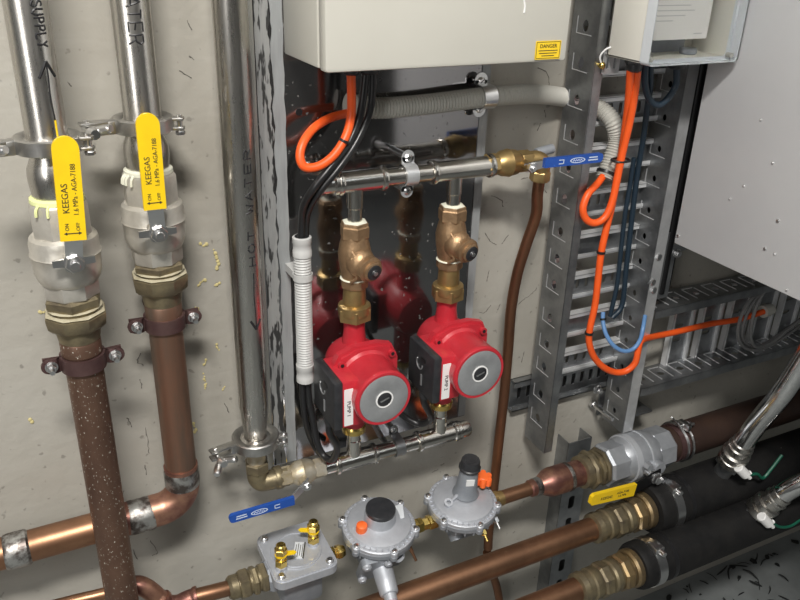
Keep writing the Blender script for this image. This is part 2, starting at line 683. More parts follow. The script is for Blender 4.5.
RL, RR, RF, RH = -1.6, 2.6, -3.0, 2.7
slab('wall_back', RL, RR, 0, .1, 0, RH, M['wall'])
FLZ = .085
slab('floor', RL, RR, RF, .1, -.1, FLZ, M['floor'])
slab('ceiling', RL, RR, RF, .1, RH, RH + .1, M['plain'])
slab('wall_left', RL - .1, RL, RF, .1, 0, RH, M['plain'])
slab('wall_right', RR, RR + .1, RF, .1, 0, RH, M['plain'])
slab('wall_front', RL, RR, RF - .1, RF, 0, RH, M['front_paint'])

# ---------------------------------------------------------------- three stainless pipes, their clamps and valves
PIPES = [  # X, o, label bits
    dict(X=.039, o=.105, clamp=149, name='SUPPLY'),
    dict(X=.133, o=.062, clamp=126, name='WATER'),
    dict(X=.2305, o=.062, clamp=445, name='HOT WATER'),
]
PR = .0185


def tri_clamp_proto(label):
    """sanitary ring clamp around a vertical pipe; hinge on one side, wing nut on the other"""
    t = thing('pipe_clamp', label, 'clamp', (0, 0, 0), 'sanitary clamps on the stainless pipes')
    mb = MB()
    # V-section ring, hollow
    u, v, a = Vector((1, 0, 0)), Vector((0, 1, 0)), Vector((0, 0, 1))
    prof = [(.0186, -.0040), (.0225, -.0066), (.0290, -.0074), (.0305, -.0062), (.0305, .0062), (.0290, .0074), (.0225, .0066), (.0186, .0040)]
    rings = []
    for r, z in prof:
        rings.append(mb.ring(Vector((0, 0, z)), u, v, r, 44))
    mb.skin(rings + [rings[0]], False, False)
    mb.build('clamp_ring', M['cast_silver'], t)
    L = MB()
    d = Vector((-.985, -.17, 0)).normalized()
    n = Vector((.17, -.985, 0)).normalized()
    for zz in (-.0052, .0052):
        L.obox(d * .045 + Vector((0, 0, zz)), d, n, EZ, .036, .011, .0036, .0010)
    L.obox(d * .032, d, n, EZ, .010, .012, .013, .0012)
    L.build('clamp_ear', M['cast_silver'], t)
    L = MB()
    L.rod(d * .056 - n * .012, d * .056 + n * .022, .0030, 12)
    L.rod(d * .056 + Vector((0, 0, -.009)), d * .056 + Vector((0, 0, .009)), .0026, 12)
    L.build('swing_bolt', M['zinc'], t)
    Wn = MB()
    c = d * .056 + n * .016
    Wn.lathe([(0, .0058), (.002, .0068), (.007, .0060), (.010, .0046)], c, n, 18)
    for s in (-1, 1):
        e = (d * .55 * s + EZ * (-.25 * s) + n * .55).normalized()
        Wn.tube(catmull([c + n * .004, c + e * .008, c + e * .017 + n * .002, c + e * .020 + n * .003], 5), .004,
                10, [.0036 + .0012 * math.sin(k / 15 * PI) for k in range(16)])
    Wn.build('wing_nut', M['zinc'], t)
    H = MB()
    e = Vector((.93, -.36, 0)).normalized()
    m = Vector((-.36, -.93, 0)).normalized()
    H.obox(e * .034 + EZ * .0048, e, m, EZ, .014, .010, .0034, .0010)
    H.obox(e * .034 - EZ * .0048, e, m, EZ, .014, .010, .0034, .0010)
    H.build('hinge', M['cast_silver'], t)
    H = MB()
    H.rod(e * .0365 - EZ * .009, e * .0365 + EZ * .009, .0028, 12)
    H.hexnut(e * .0365 - EZ * .0115, e * .0365 - EZ * .0075, .005)
    H.build('hinge_pin', M['zinc'], t)
    return t


clamp0 = tri_clamp_proto('hinged ring clamp around the foot of the SUPPLY pipe')
clamp0.location = W(PIPES[0]['X'], PIPES[0]['o'], zof(PIPES[0]['X'], .13, 149))
c2 = copy_tree(clamp0, 'hinged ring clamp around the foot of the WATER pipe')
c2.location = W(PIPES[1]['X'], PIPES[1]['o'], zof(PIPES[1]['X'], .085, 128))
c3 = copy_tree(clamp0, 'ring clamp with wing nut low down under the HOT WATER pipe')
c3.location = W(PIPES[2]['X'], PIPES[2]['o'], zof(PIPES[2]['X'], .085, 449))

TOPZ = 2.2
for i, p in enumerate(PIPES):
    X, o = p['X'], p['o']
    zc = (clamp0, c2, c3)[i].location.z
    lab = ['thick stainless pipe marked SUPPLY with an upward arrow',
           'thick stainless pipe marked WATER in black felt pen',
           'stainless pipe marked HOT WATER with a downward arrow'][i]
    mb = MB()
    z0 = zc + .0006
    if i < 2:
        prof = [(z0, .0245), (z0 + .0026, .0245), (z0 + .005, .0192), (z0 + .008, PR), (TOPZ, PR)]
    else:
        zr0, zr1 = zof(X, o, 437), zof(X, o, 404)
        prof = [(z0, .0245), (z0 + .0026, .0245), (z0 + .005, .0146), (zr0, .0138), (zr0 + .006, .0142), (zr1 - .004, .0180), (zr1, PR), (TOPZ, PR)]
    mb.lathe(prof, W(X, o, 0), EZ, 40)
    ob = mb.build('stainless_pipe', M['stainless'], org=W(X, o, z0), label=lab, cat='pipe', group='stainless pipes coming down the wall')
    if i == 0:
        marker_text(ob, 'SUPPLY', X, o, PR, .43, zof(X, o + PR, 1), 0.0095, .0045, .0022, True,
                    (zof(X, o + PR, 62), zof(X, o + PR, 124), .014))
        g = MB()
        zz = zof(X, o + PR, 128)
        g.tube([on_pipe(X, o, PR - .0006, .46, zz + .006 - k * .002) for k in range(9)], .0012, 6)
        g.build('paint_drip', M['yellow'], ob, label='yellow paint drip')
    elif i == 1:
        marker_text(ob, 'WATER', X, o, PR, -.02, zof(X, o + PR, -17), .0140, .0088, .0028, True)
    else:
        marker_text(ob, 'HOT WATER', X, o, PR, .20, zof(X, o + PR, 266), .0085, .0105, .0050, False,
                    (zof(X, o + PR, 330), zof(X, o + PR, 274), .012))


def gas_ball_valve(X, o, px, handle, lab, tape, neck_y):
    """column of adapter, hexes and body under a clamp; px maps names to photo rows"""
    root = thing('ball_valve', lab, 'valve', W(X, o, zof(X, o + .02, px['hex3b'])), 'yellow levered ball valves')

    def z(y):
        return zof(X, o + .018, y)
    zc = neck_y
    mb = MB()
    zt = z(px['tape'])
    za = zc - .0006
    bul = (za + zt) / 2 - .004
    mb.lathe([(zt - .001, .0200), (zt + .003, .0215), (bul - .006, .0228), (bul, .0232), (bul + .008, .0224), (bul + .016, .0190), (bul + .021, .0172), (za - .008, .0170), (za - .005, .0178), (za - .0026, .0245), (za, .0245)],
             W(X, o, 0), EZ, 36)
    mb.build('threaded_adapter', M['stainless'], root, label='polished stainless adapter')
    mb = MB()
    mb.lathe([(zt - .003, .0215), (zt - .001, .0252), (zt + .0025, .0248), (zt + .0045, .0212)], W(X, o, 0), EZ, 30)
    rnd = random.Random(i + 3)
    for k in range(5):
        a = rnd.uniform(-1.6, 1.6)
        p0 = W(X + .024 * math.sin(a), o + .024 * math.cos(a), zt)
        mb.tube(catmull([p0, p0 + Vector((math.sin(a) * .004, -math.cos(a) * .004, -.004)), p0 + Vector((math.sin(a) * .005, -math.cos(a) * .005, -.010))], 4), .0014, 6)
    mb.build('thread_tape', M[tape], root, label='frayed thread sealing tape')
    mb = MB()
    b1, b2, h1, h2 = z(px['bodyt']), z(px['bodyb']), z(px['hex3t']), z(px['hex3b'])
    # upper octagon, barrel body, lower octagon
    mb.lathe([(b1 - .002, .0280), (zt - .004, .0280), (zt - .0015, .0262)], W(X, o, 0), EZ, 8, PI / 8)
    mb.lathe([(h1 - .003, .0262), (h1 - .0005, .0285), (h1 + .003, .0300), (h1 + .008, .0316), (b2 + .006, .0320), ((b1 + b2) / 2 - .001, .0326), ((b1 + b2) / 2 + .0005, .0336), ((b1 + b2) / 2 + .002, .0326), (b1 - .006, .0326), (b1 - .001, .0314), (b1 + .002, .0280)],
             W(X, o, 0), EZ, 40)
    mb.lathe([(h2, .0262), (h2 + .002, .0275), (h1, .0275)], W(X, o, 0), EZ, 8, PI / 8)
    st = A(*handle['nut'], o + .040)
    mb.cyl(W(st.x, o + .020, st.z), W(st.x, o + .0415, st.z), .0085, seg=20)
    mb.build('valve_body', M['nickel'], root)
    # lever stop with two ears, washer, nut and stem
    mb = MB()
    oo = o + .0435
    mb.plate([(-.019, -.0035), (-.008, -.0045), (-.006, -.0095), (.006, -.0095), (.008, -.0045), (.019, -.0035), (.019, .003), (.008, .0035), (-.008, .0035), (-.019, .003)], [],
             W(st.x, oo, st.z), EX, EZ, EO, .003)
    mb.build('lever_stop', M['zinc'], root)
    mb = MB()
    mb.hexnut(W(st.x, oo + .0035, st.z), W(st.x, oo + .010, st.z), .0092, .2)
    mb.rod(W(st.x, oo + .008, st.z), W(st.x, oo + .014, st.z), .0046, 14)
    mb.build('stem_nut', M['zinc'], root)
    # lever
    ho = oo + .003
    top, bot = A(*handle['top'], ho + .012), A(*handle['bot'], ho + .009)
    up = (top - bot)
    L = up.length
    up.normalize()
    nn = EO - up * EO.dot(up)
    nn.normalize()
    side = up.cross(nn) * -1
    if side.x < 0:
        side = -side
    w = handle['w']
    mb = MB()
    b0 = W(st.x, ho + .0015, st.z)
    mb.plate(rrect(.018, .018, .006), [], b0, EX, EZ, EO, .0026)
    mid = bot + up * .004 - nn * .001
    dirn = (mid - b0)
    l2 = dirn.length
    dirn.normalize()
    n2 = (EO - dirn * EO.dot(dirn)).normalized()
    s2 = dirn.cross(n2)
    mb.plate([(-.0075, 0), (.0075, 0), (.0080, l2), (-.0080, l2)], [], b0, s2, dirn, n2, .0026)
    mb.build('lever_arm', M['zinc'], root, label='bare zinc lever arm')
    mb = MB()
    out = [(-w / 2, 0), (w / 2, 0)] + [(w / 2 * math.cos(k / 12 * PI), L - w / 2 + w / 2 * math.sin(k / 12 * PI)) for k in range(13)]
    mb.plate(out, [], bot, side, up, nn, .0042)
    lev = mb.build('lever', M['yellow'], root, label='yellow plastic coated lever')
    fo = nn * .0021
    lettering('lettering', 'KEEGAS', .0080, M['print'], lev, bot + up * (L * .42) - side * (w * .17) + fo, up, -side, nn)
    lettering('lettering', '1.6 MPa - AGA-7188', .0062, M['print'], lev, bot + up * (L * .50) + side * (w * .20) + fo, up, -side, nn, squeeze=.92)
    lettering('lettering', 'ON', .0046, M['print'], lev, bot + up * (L * .14) - side * (w * .20) + fo, up, -side, nn)
    lettering('lettering', 'OFF', .0046, M['print'], lev, bot + up * (L * .14) + side * (w * .22) + fo, up, -side, nn)
    mb = MB()
    q = bot + up * (L * .075) + fo
    mb.obox(q, side, up, nn, w * .45, .0009, .0006)
    mb.plate([(-.0028, 0), (0, .0016), (0, -.0016)], [], q - side * (w * .22), side, up, nn, .0006)
    mb.plate([(.0028, 0), (0, -.0016), (0, .0016)], [], q + side * (w * .22), side, up, nn, .0006)
    mb.build('arrow_mark', M['print'], lev)
    return root


i = 0
gas_ball_valve(.039, .105, dict(tape=204, bodyt=240, bodyb=275, hex3t=284, hex3b=300),
               dict(nut=(73.5, 260), top=(64, 136), bot=(73.5, 240), w=.0225),
               'nickel ball valve with yellow lever below the SUPPLY pipe', 'tape_green', clamp0.location.z)
i = 1
gas_ball_valve(.133, .062, dict(tape=175, bodyt=207, bodyb=241, hex3t=249, hex3b=265),
               dict(nut=(157, 231), top=(146.5, 113), bot=(155, 209), w=.0220),
               'nickel ball valve with yellow lever below the WATER pipe', 'tape', c2.location.z)


def pipe_union(X, o, rows, lab):
    def z(y):
        return zof(X, o + .018, y)
    a, b, c, d, e, f = [z(y) for y in rows]      # top, nut1 bottom, groove bottom, nut2 bottom, collar bottom
    t = thing('pipe_union', lab, 'fitting', W(X, o, f), 'tarnished unions under the yellow levered valves')
    mb = MB()
    mb.lathe([(f, .0205), (e, .0218), (d, .0225), (d + .001, .021), (c, .0235), (b, .0235), (a + .003, .0235)], W(X, o, 0), EZ, 32)
    mb.build('collar', M['brass_dirty'], t)
    mb = MB()
    mb.hexnut(W(X, o, b), W(X, o, a - .0008), .0285, .35)
    mb.build('lock_nut', M['brass_dirty'], t)
    mb = MB()
    mb.lathe([(d, .0265), (d + .004, .0300), (c - .004, .0312), (c - .001, .0312), (c, .029)], W(X, o, 0), EZ, 8, .3)
    mb.build('union_nut', M['brass_dirty'], t)
    mb = MB()
    mb.lathe([(c, .0285), (c + .0012, .0305), (c + .0022, .028)], W(X, o, 0), EZ, 8, .3)
    mb.lathe([(b - .001, .0255), (b - .0002, .0272), (b + .0006, .0260)], W(X, o, 0), EZ, 20)
    mb.build('sealant', M['sealant'], t, label='cream sealant squeezed from the nuts')
    return f


zu1 = pipe_union(.039, .105, (299, 312, 318, 333, 338, 345), 'tarnished hex union between SUPPLY valve and brown copper pipe')
zu2 = pipe_union(.133, .062, (264, 274, 279, 295, 300, 308), 'tarnished hex union between WATER valve and worn copper pipe')

# copper pipes under the unions
mb = MB()
mb.lathe([(FLZ, .019), (zu1 + .012, .019)], W(.039, .105, 0), EZ, 36)
mb.lathe([(zu1 - .017, .0190), (zu1 - .016, .0205), (zu1 - .002, .0205), (zu1 - .0002, .0195)], W(.039, .105, 0), EZ, 36)
mb.build('copper_pipe', M['copper_brown'], org=W(.039, .105, FLZ), label='dull brown copper pipe flecked white, crossing in front of another', cat='pipe')

X2, O2 = .133, .062
zrun = .722
R2 = .019
cp = thing('copper_pipe', 'worn copper pipe below the WATER valve that elbows away low down', 'pipe', W(X2, O2, zrun))
mb = MB()
mb.lathe([(zrun + .050, R2), (zu2 + .012, R2)], W(X2, O2, 0), EZ, 36)
mb.lathe([(zu2 - .020, R2), (zu2 - .019, .0205), (zu2 - .002, .0205), (zu2 - .0002, .0195)], W(X2, O2, 0), EZ, 36)
mb.build('riser', M['copper_wear'], cp)
slope = .0
mb = MB()
RB = .032
el = [W(X2, O2, zrun + .060), W(X2, O2, zrun + .04)]
el += [W(X2 - RB + RB * math.cos(a), O2, zrun + RB - RB * math.sin(a)) for a in [k / 14 * PI / 2 for k in range(15)]]
el += [W(X2 - .066, O2, zrun - .0005), W(X2 - .078, O2, zrun - .001)]
mb.tube(el, .0208, 32)
elb = mb.build('elbow', M['copper_bright'], cp, label='heat stained soldered elbow')
mb = MB()
mb.tube([W(X2 - .060, O2, zrun - .001), W(-.9, O2, zrun - .005)], R2, 32)
mb.build('level_run', M['copper'], cp)
mb = MB()
mb.lathe([(zrun + .030, .0209), (zrun + .034, .0216), (zrun + .050, .0216), (zrun + .054, .0211), (zrun + .058, .0192)], W(X2, O2, 0), EZ, 30)
mb.build('solder_joint', M['solder'], cp, label='smeared grey solder')
mb = MB()
ax = Vector((-1, 0, 0))
mb.lathe([(0, .0209), (.003, .0217), (.026, .0217), (.030, .0209), (.034, .0192)], W(X2 - .040, O2, zrun - .001), ax, 30)
mb.build('solder_joint', M['solder'], cp, label='smeared grey solder')
mb = MB()
xs = A(18, 553, O2).x
mb.lathe([(0, .0192), (.003, .0214), (.022, .0216), (.026, .0209), (.028, .0192)], W(xs + .014, O2, zrun - .002), ax, 30)
mb.build('solder_joint', M['solder'], cp, label='smeared grey solder')

# saddle straps over the copper pipes
def pipe_strap(X, o, zmid, lab, w=.0165):
    t = thing('pipe_strap', lab, 'strap', W(X, .0, zmid), 'purple brown straps on the copper pipes')
    r = .0196
    th = .0032
    mb = MB()
    fo = o + .001
    out = []
    inn = []
    pts_o, pts_i = [], []
    for k in range(17):
        a = PI * k / 16
        pts_o.append(Vector((-(r + th) * math.cos(a), -(o + (r + th) * math.sin(a)), 0)))
        pts_i.append(Vector((-r * math.cos(a), -(o + r * math.sin(a)), 0)))
    ear = .033
    secs = [(Vector((-ear, -(fo + th), 0)), Vector((-ear, -fo, 0))), (Vector((-r - th - .003, -(fo + th), 0)), Vector((-r - th + .001, -fo, 0)))]
    secs += list(zip(pts_o, pts_i))
    secs += [(Vector((r + th + .003, -(fo + th), 0)), Vector((r + th - .001, -fo, 0))), (Vector((ear, -(fo + th), 0)), Vector((ear, -fo, 0)))]
    c = Vector((X, 0, zmid))
    prev = None
    rings = []
    for po, pi in secs:
        rings.append([mb.bm.verts.new(c + po + EZ * (w / 2)), mb.bm.verts.new(c + po - EZ * (w / 2)), mb.bm.verts.new(c + pi - EZ * (w / 2)), mb.bm.verts.new(c + pi + EZ * (w / 2))])
    mb.skin(rings)
    for s in (-1, 1):
        mb.plate([(s * (.009 * math.cos(k / 10 * PI - PI / 2)), .0083 * math.sin(k / 10 * PI - PI / 2)) for k in range(11)], [], W(X + s * .0325, fo + th / 2, zmid), EX, EZ, EO, th)
    mb.build('strap_band', M['strap'], t)
    # rear half of the two-piece clamp and the rod that carries it
    mb = MB()
    rings = []
    secs2 = [(Vector((-ear - .006, -(fo - .0005 - th), 0)), Vector((-ear - .006, -(fo - .0005), 0)))]
    for k in range(17):
        a = PI * k / 16
        secs2.append((Vector((-(r + th) * math.cos(a), -(o - .0012 - (r + th) * math.sin(a)), 0)), Vector((-r * math.cos(a), -(o - .0008 - r * math.sin(a)), 0))))
    secs2.append((Vector((ear + .006, -(fo - .0005 - th), 0)), Vector((ear + .006, -(fo - .0005), 0))))
    for po, pi in secs2:
        rings.append([mb.bm.verts.new(c + po + EZ * (w / 2)), mb.bm.verts.new(c + po - EZ * (w / 2)), mb.bm.verts.new(c + pi - EZ * (w / 2)), mb.bm.verts.new(c + pi + EZ * (w / 2))])
    mb.skin(rings)
    mb.cyl(W(X, 0.0, zmid), W(X, o - r - .001, zmid), .004, seg=12)
    mb.lathe([(0, .014), (.003, .014)], W(X, 0, zmid), EO, 20)
    mb.build('rear_band', M['strap'], t)
    for s in (-1, 1):
        mb = MB()
        x = X + s * .0315
        mb.cyl(W(x, fo - .010, zmid), W(x, fo + th + .014, zmid), .0026, seg=12)
        b = mb.build('stud', M['zinc'], t)
        mb = MB()
        mb.lathe([(0, .0064), (.0012, .0064)], W(x, fo + th, zmid), EO, 18)
        mb.hexnut(W(x, fo + th + .0012, zmid), W(x, fo + th + .0065, zmid), .0052, .3)
        mb.build('nut', M['zinc'], b)


pipe_strap(.039, .105, zof(.039, .125, 368), 'purple brown saddle strap on the dull brown copper pipe')
pipe_strap(.133, .062, zof(.133, .08, 327), 'purple brown saddle strap on the worn copper pipe')

# ---------------------------------------------------------------- reflective backing panel
PO = .025
pan = thing('backing_panel', 'dark polished panel behind the two red pumps', 'panel', W(.43, 0, .715))
mb = MB()
mb.box(.262, .574, .012, PO, .712, 1.42, .0012)
mb.build('sheet', M['panel'], pan)
mb = MB()
for xx in (.30, .535):
    for zz in (.76, 1.10, 1.36):
        mb.box(xx - .015, xx + .015, 0, .0125, zz - .015, zz + .015)
mb.build('standoff_block', M['galv'], pan)
mb = MB()
mb.box(.2535, .2640, 0, .0285, .700, 1.46, .0015)
mb.build('edge_channel', M['edge_trim'], pan, label='pale grey edge channel')
rnd = random.Random(5)
def jag(xc, amp, z0, z1, n, seed):
    return [(xc + amp * (noise.noise(Vector((seed, k * .37, 0))) + .6 * noise.noise(Vector((seed, k * 1.3, 4)))), z0 + (z1 - z0) * k / n) for k in range(n + 1)]
mb = MB()
lft = jag(.2655, .0008, .714, 1.41, 60, 1.7)
rgt = jag(.2815, .0035, .714, 1.41, 120, 7.1)
mb.plate(lft + rgt[::-1], [], W(0, PO + .0006, 0), EX, EZ, EO, .0010)
mb.build('protective_film', M['film'], pan, label='flaking grey protective film along one edge')
mb = MB()
lft = jag(.2835, .0024, .714, 1.41, 90, 3.7)
rgt = [(x, z) for x, z in jag(.2972, .0010, .714, 1.41, 80, 9.1)]
mb.plate(lft + rgt[::-1], [], W(0, PO + .0008, 0), EX, EZ, EO, .0014)
mb.build('protective_film', M['film_lite'], pan, label='paler dusty strip of film')
mb = MB()
mb.plate(jag(.5615, .0012, .714, 1.41, 60, 2.2) + jag(.5735, .0003, .714, 1.41, 10, 2.9)[::-1], [], W(0, PO + .0005, 0), EX, EZ, EO, .0008)
mb.build('protective_film', M['film_lite'], pan, label='narrow strip of film on the far edge')
mb = MB()
mb.lathe([(0, .0042), (.0006, .0042)], A(299, 112, PO), EO, 20)
mb.build('bolt_hole', M['glass_dark'], pan, label='small dark hole')

# ---------------------------------------------------------------- grey control box
BX0, BX1, BZ = .298, .592, 1.2665
box = thing('control_box', 'large pale grey enclosure box with a DANGER sticker above the pumps', 'electrical box', W(.445, .02, BZ))
mb = MB()
mb.box(BX0, BX1, .026, .129, BZ, 1.66, .003)
mb.build('body', M['box'], box)
mb = MB()
mb.box(BX0 + .003, BX1 - .003, .127, .133, BZ + .003, 1.657)
mb.build('door_seal', M['glass_dark'], box)
mb = MB()
mb.box(BX0 - .0005, BX1 + .0005, .132, .151, BZ - .0015, 1.6615, .0045)
door = mb.build('door', M['box'], box)
c = A(548, 50, .1515)
mb = MB()
sw, sh = .0345, .0200
mb.plate(rrect(sw, sh, .001, 2), [], c, EX, EZ, EO, .0006)
st = mb.build('danger_sticker', M['danger'], box, label='yellow DANGER sticker')
mb = MB()
mb.plate(rrect(sw - .002, sh - .002, .0008, 2), [rrect(sw - .0032, sh - .0032, .0006, 2)], c + EO * .0003, EX, EZ, EO, .0003)
mb.build('border', M['print'], st)
lettering('lettering', 'DANGER', .0058, M['black_ink'], st, c + EZ * .0042 + EO * .0003, EX, EZ, EO)
mb = MB()
for k, wd in enumerate((.026, .024, .017)):
    mb.obox(c + EZ * (-.0005 - .0028 * k) + EO * .0004, EX, EZ, EO, wd, .0008, .0003)
mb.build('small_print', M['print'], st)
mb = MB()
mb.tube([A(524, 0, .1512), A(525, 6, .1512), A(524, 13, .1512)], .0011, 6)
mb.build('scratch', M['white'], door)


def gland(p, r, lab):
    t = thing('cable_gland', lab, 'cable gland', p - EZ * .012)
    mb = MB()
    mb.hexnut(p - EZ * .006, p, r, .2)
    mb.build('gland_base', M['black_plastic'], t)
    mb = MB()
    mb.lathe([(0, r * .62), (.002, r * .82), (.010, r * .86)], p - EZ * .0155, EZ, 18)
    mb.build('gland_cap', M['black_plastic'], t)
    return p - EZ * .0155


GO = .085
g1 = gland(W(A(351, 76, GO).x, GO, BZ), .0115, 'black gland under the grey box where the orange cable leaves')
g2 = gland(W(A(369, 76, GO).x, GO, BZ), .0140, 'black gland under the grey box where two black cables leave')

# corrugated conduit across the top of the panel
CO = .047
cpath = catmull([A(347, 104, CO), A(380, 108, CO), A(430, 104, CO), A(486, 97, CO), A(530, 94, .038), A(562, 97, .0160), A(582, 102, .0130), A(600, 109, .030), A(613, 122, .050),
                 A(617, 140, .056), A(611, 160, .060), A(604, 178, .064)], 10)
con = thing('corrugated_conduit', 'long ribbed conduit running across under the grey box into the upright tray', 'conduit', cpath[0])
mb = MB()
mb.corrugated(cpath, .0128, .0042, .0016, 20)
mb.build('ribbed_hose', M['grey_conduit'], con)
mb = MB()
d = (cpath[-1] - cpath[-3]).normalized()
mb.strip_ring(cpath[-4], d, .0122, .0140, .004, seg=24)
mb.build('cable_tie', M['black'], con, label='black cable tie')


def saddle(p, axis, r, width, ears, base_o, mat, lab, cat='saddle', ear_dir=EZ, grp=None, rise=.010):
    """omega band over a pipe at p, ears along ear_dir resting on standoff at base_o"""
    axis = Vector(axis).normalized()
    t = thing('saddle_clip', lab, cat, W(p.x, base_o, p.z), grp)
    out = EO
    th = .0016
    o = -p.y
    secs = []
    fo = base_o + rise
    def pt(e, oo):
        return Vector((p.x, -oo, p.z)) + ear_dir * e
    R, ri = r + th, r
    secs.append((pt(-ears, fo + th), pt(-ears, fo)))
    secs.append((pt(-R - .001, fo + th), pt(-R + .0005, fo)))
    for k in range(17):
        a = PI * k / 16
        secs.append((pt(-R * math.cos(a), o + R * math.sin(a)), pt(-ri * math.cos(a), o + ri * math.sin(a))))
    secs.append((pt(R + .001, fo + th), pt(R - .0005, fo)))
    secs.append((pt(ears, fo + th), pt(ears, fo)))
    mb = MB()
    rings = [[mb.bm.verts.new(a + axis * (width / 2)), mb.bm.verts.new(a - axis * (width / 2)), mb.bm.verts.new(b - axis * (width / 2)), mb.bm.verts.new(b + axis * (width / 2))] for a, b in secs]
    mb.skin(rings)
    for s in (-1, 1):
        c = pt(s * ears, fo + th / 2)
        mb.lathe([(-th / 2, width / 2), (th / 2, width / 2)], c, out, 20)
    mb.build('band', mat, t)
    for s in (-1, 1):
        mb = MB()
        c = pt(s * (ears - .001), base_o)
        mb.cyl(c, c + EO * rise, .0045, seg=14)
        c = pt(s * (ears - .001), fo + th)
        mb.lathe([(0, .0052), (.0015, .0050), (.0030, .0030)], c, EO, 16)
        sc_ = mb.build('screw', M['zinc'], t)
        mb = MB()
        mb.obox(c + EO * .0031, (EX + EZ).normalized(), EO, (EX - EZ).normalized(), .0048, .0006, .0010)
        mb.build('screw_slot', M['glass_dark'], sc_)
    return t


saddle(A(486, 97, CO), EX, .0130, .0190, .0185, PO - .003, M['zinc'], 'shiny zinc saddle holding the ribbed conduit', ear_dir=EZ)

# orange cable looping out of the box into the conduit
def cable(name, pts, r, mat, lab, n=10, seg=14, cat='cable', group=None, smooth=True):
    P = catmull(pts, n) if smooth else [Vector(p) for p in pts]
    mb = MB()
    mb.tube(P, r, seg)
    return mb.build(name, mat, org=P[0], label=lab, cat=cat, group=group)


oc = cable('orange_cable', [g1 + EZ * .004, A(351.5, 96, GO), A(351, 116, GO), A(346, 136, GO + .004), A(334, 155, GO + .010), A(319, 166, GO + .012), A(305, 167, GO + .010), A(300, 157, GO + .006), A(303, 143, GO),
                            A(313, 129, GO - .010), A(328, 119, .065), A(344, 114, .055), A(362, 110, CO)], .0050, M['orange'],
           'bright orange cable looped below the grey box')
mb = MB()
q = A(344, 141, GO + .006)
mb.strip_ring(q, (A(338, 151, GO) - A(349, 128, GO)), .0046, .0060, .003, seg=20)
mb.build('cable_tie', M['black'], oc, label='black cable tie')
kx = A(303, 238, .062)
cable('black_cable', [g2 + Vector((-.004, 0, .004)), A(362, 104, GO), A(357, 125, GO - .002), A(346, 147, .088), A(330, 168, .094), A(314, 188, .094), A(304, 205, .080), A(302, 222, .067), W(kx.x - .003, .062, kx.z - .02)], .0044, M['black'],
      'black cable bowing down from the grey box, nearer the orange loop')
cable('black_cable', [g2 + Vector((.005, 0, .004)), A(371.5, 102, GO), A(366, 122, GO - .004), A(353.5, 147, .086), A(338, 169, .093), A(321, 190, .092), A(310, 207, .077), A(306, 224, .064), W(kx.x + .004, .061, kx.z - .02)], .0042, M['black'],
      'black cable bowing down from the grey box, farther from the orange loop')

# upright ribbed conduit beside the first pump
VO = .062
vc = thing('corrugated_conduit', 'short white upright ribbed conduit beside the first pump', 'conduit', A(304, 382, VO))
xm = (A(303, 238, VO).x + A(304.5, 382, VO).x) / 2
zt_, zb_ = A(303, 236, VO).z, A(304.5, 381, VO).z
mb = MB()
mb.corrugated([W(xm, VO, zb_ + .024), W(xm, VO, zt_ - .022)], .0108, .0036, .0013, 20)
mb.build('ribbed_hose', M['white_conduit'], vc)
for nm, z0, z1 in (('end_cuff', zb_, zb_ + .026), ('end_cuff', zt_ - .026, zt_)):
    mb = MB()
    mb.lathe([(z0, .0102), (z0 + .001, .0116), (z0 + .008, .0116), (z0 + .009, .0110), (z1 - .009, .0110), (z1 - .008, .0116), (z1 - .001, .0116), (z1, .0102)], W(xm, VO, 0), EZ, 24)
    mb.build(nm, M['white_conduit'], vc)
mb = MB()
mb.lathe([(0, .0088), (.0006, .0088)], W(xm, VO, zt_ - .0002), EZ, 20)
mb.build('mouth', M['glass_dark'], vc)
mb = MB()
mb.strip_ring(W(xm, VO, zt_ - .052), EZ, .0109, .0122, .008, seg=24)
mb.box(xm - .010, xm + .010, PO, VO - .009, zt_ - .057, zt_ - .047)
mb.build('clip', M['white_conduit'], vc)

# ---------------------------------------------------------------- press-fit manifolds
XA, XB, MO = .3635, .4995, .075
MR = .0110


def manifold(z, x0, x1, tees, endcap_side, lab, stub_to):
    t = thing('press_manifold', lab, 'manifold', W((x0 + x1) / 2, MO, z))
    mb = MB()
    mb.lathe([(0, MR), (x1 - x0, MR)], W(x0, MO, z), EX, 28)
    mb.build('header_tube', M['press_steel'], t)
    for (a, b, xc), zs in zip(tees, stub_to):
        mb = MB()
        L = b - a
        mb.lathe([(0, .0118), (.001, .0150), (.0035, .0156), (.006, .0150), (.0075, .0131), (L - .0075, .0131), (L - .006, .0150), (L - .0035, .0156), (L - .001, .0150), (L, .0118)], W(a, MO, z), EX, 28)
        sg = 1 if zs > z else -1
        mb.lathe([(0, .0100), (abs(zs - z) * .62, .0100), (abs(zs - z) * .64, .0090), (abs(zs - z), .0090)], W(xc, MO, z), EZ * sg, 24)
        mb.build('tee', M['press_steel'], t)
    xe = x0 if endcap_side < 0 else x1
    mb = MB()
    s = endcap_side
    mb.lathe([(-.012, .0112), (-.011, .0142), (-.006, .0145), (-.004, .0125), (.006, .0125), (.010, .0110), (.012, .0070)], W(xe, MO, z), EX * s, 28)
    mb.build('end_cap', M['press_steel'], t)
    return t


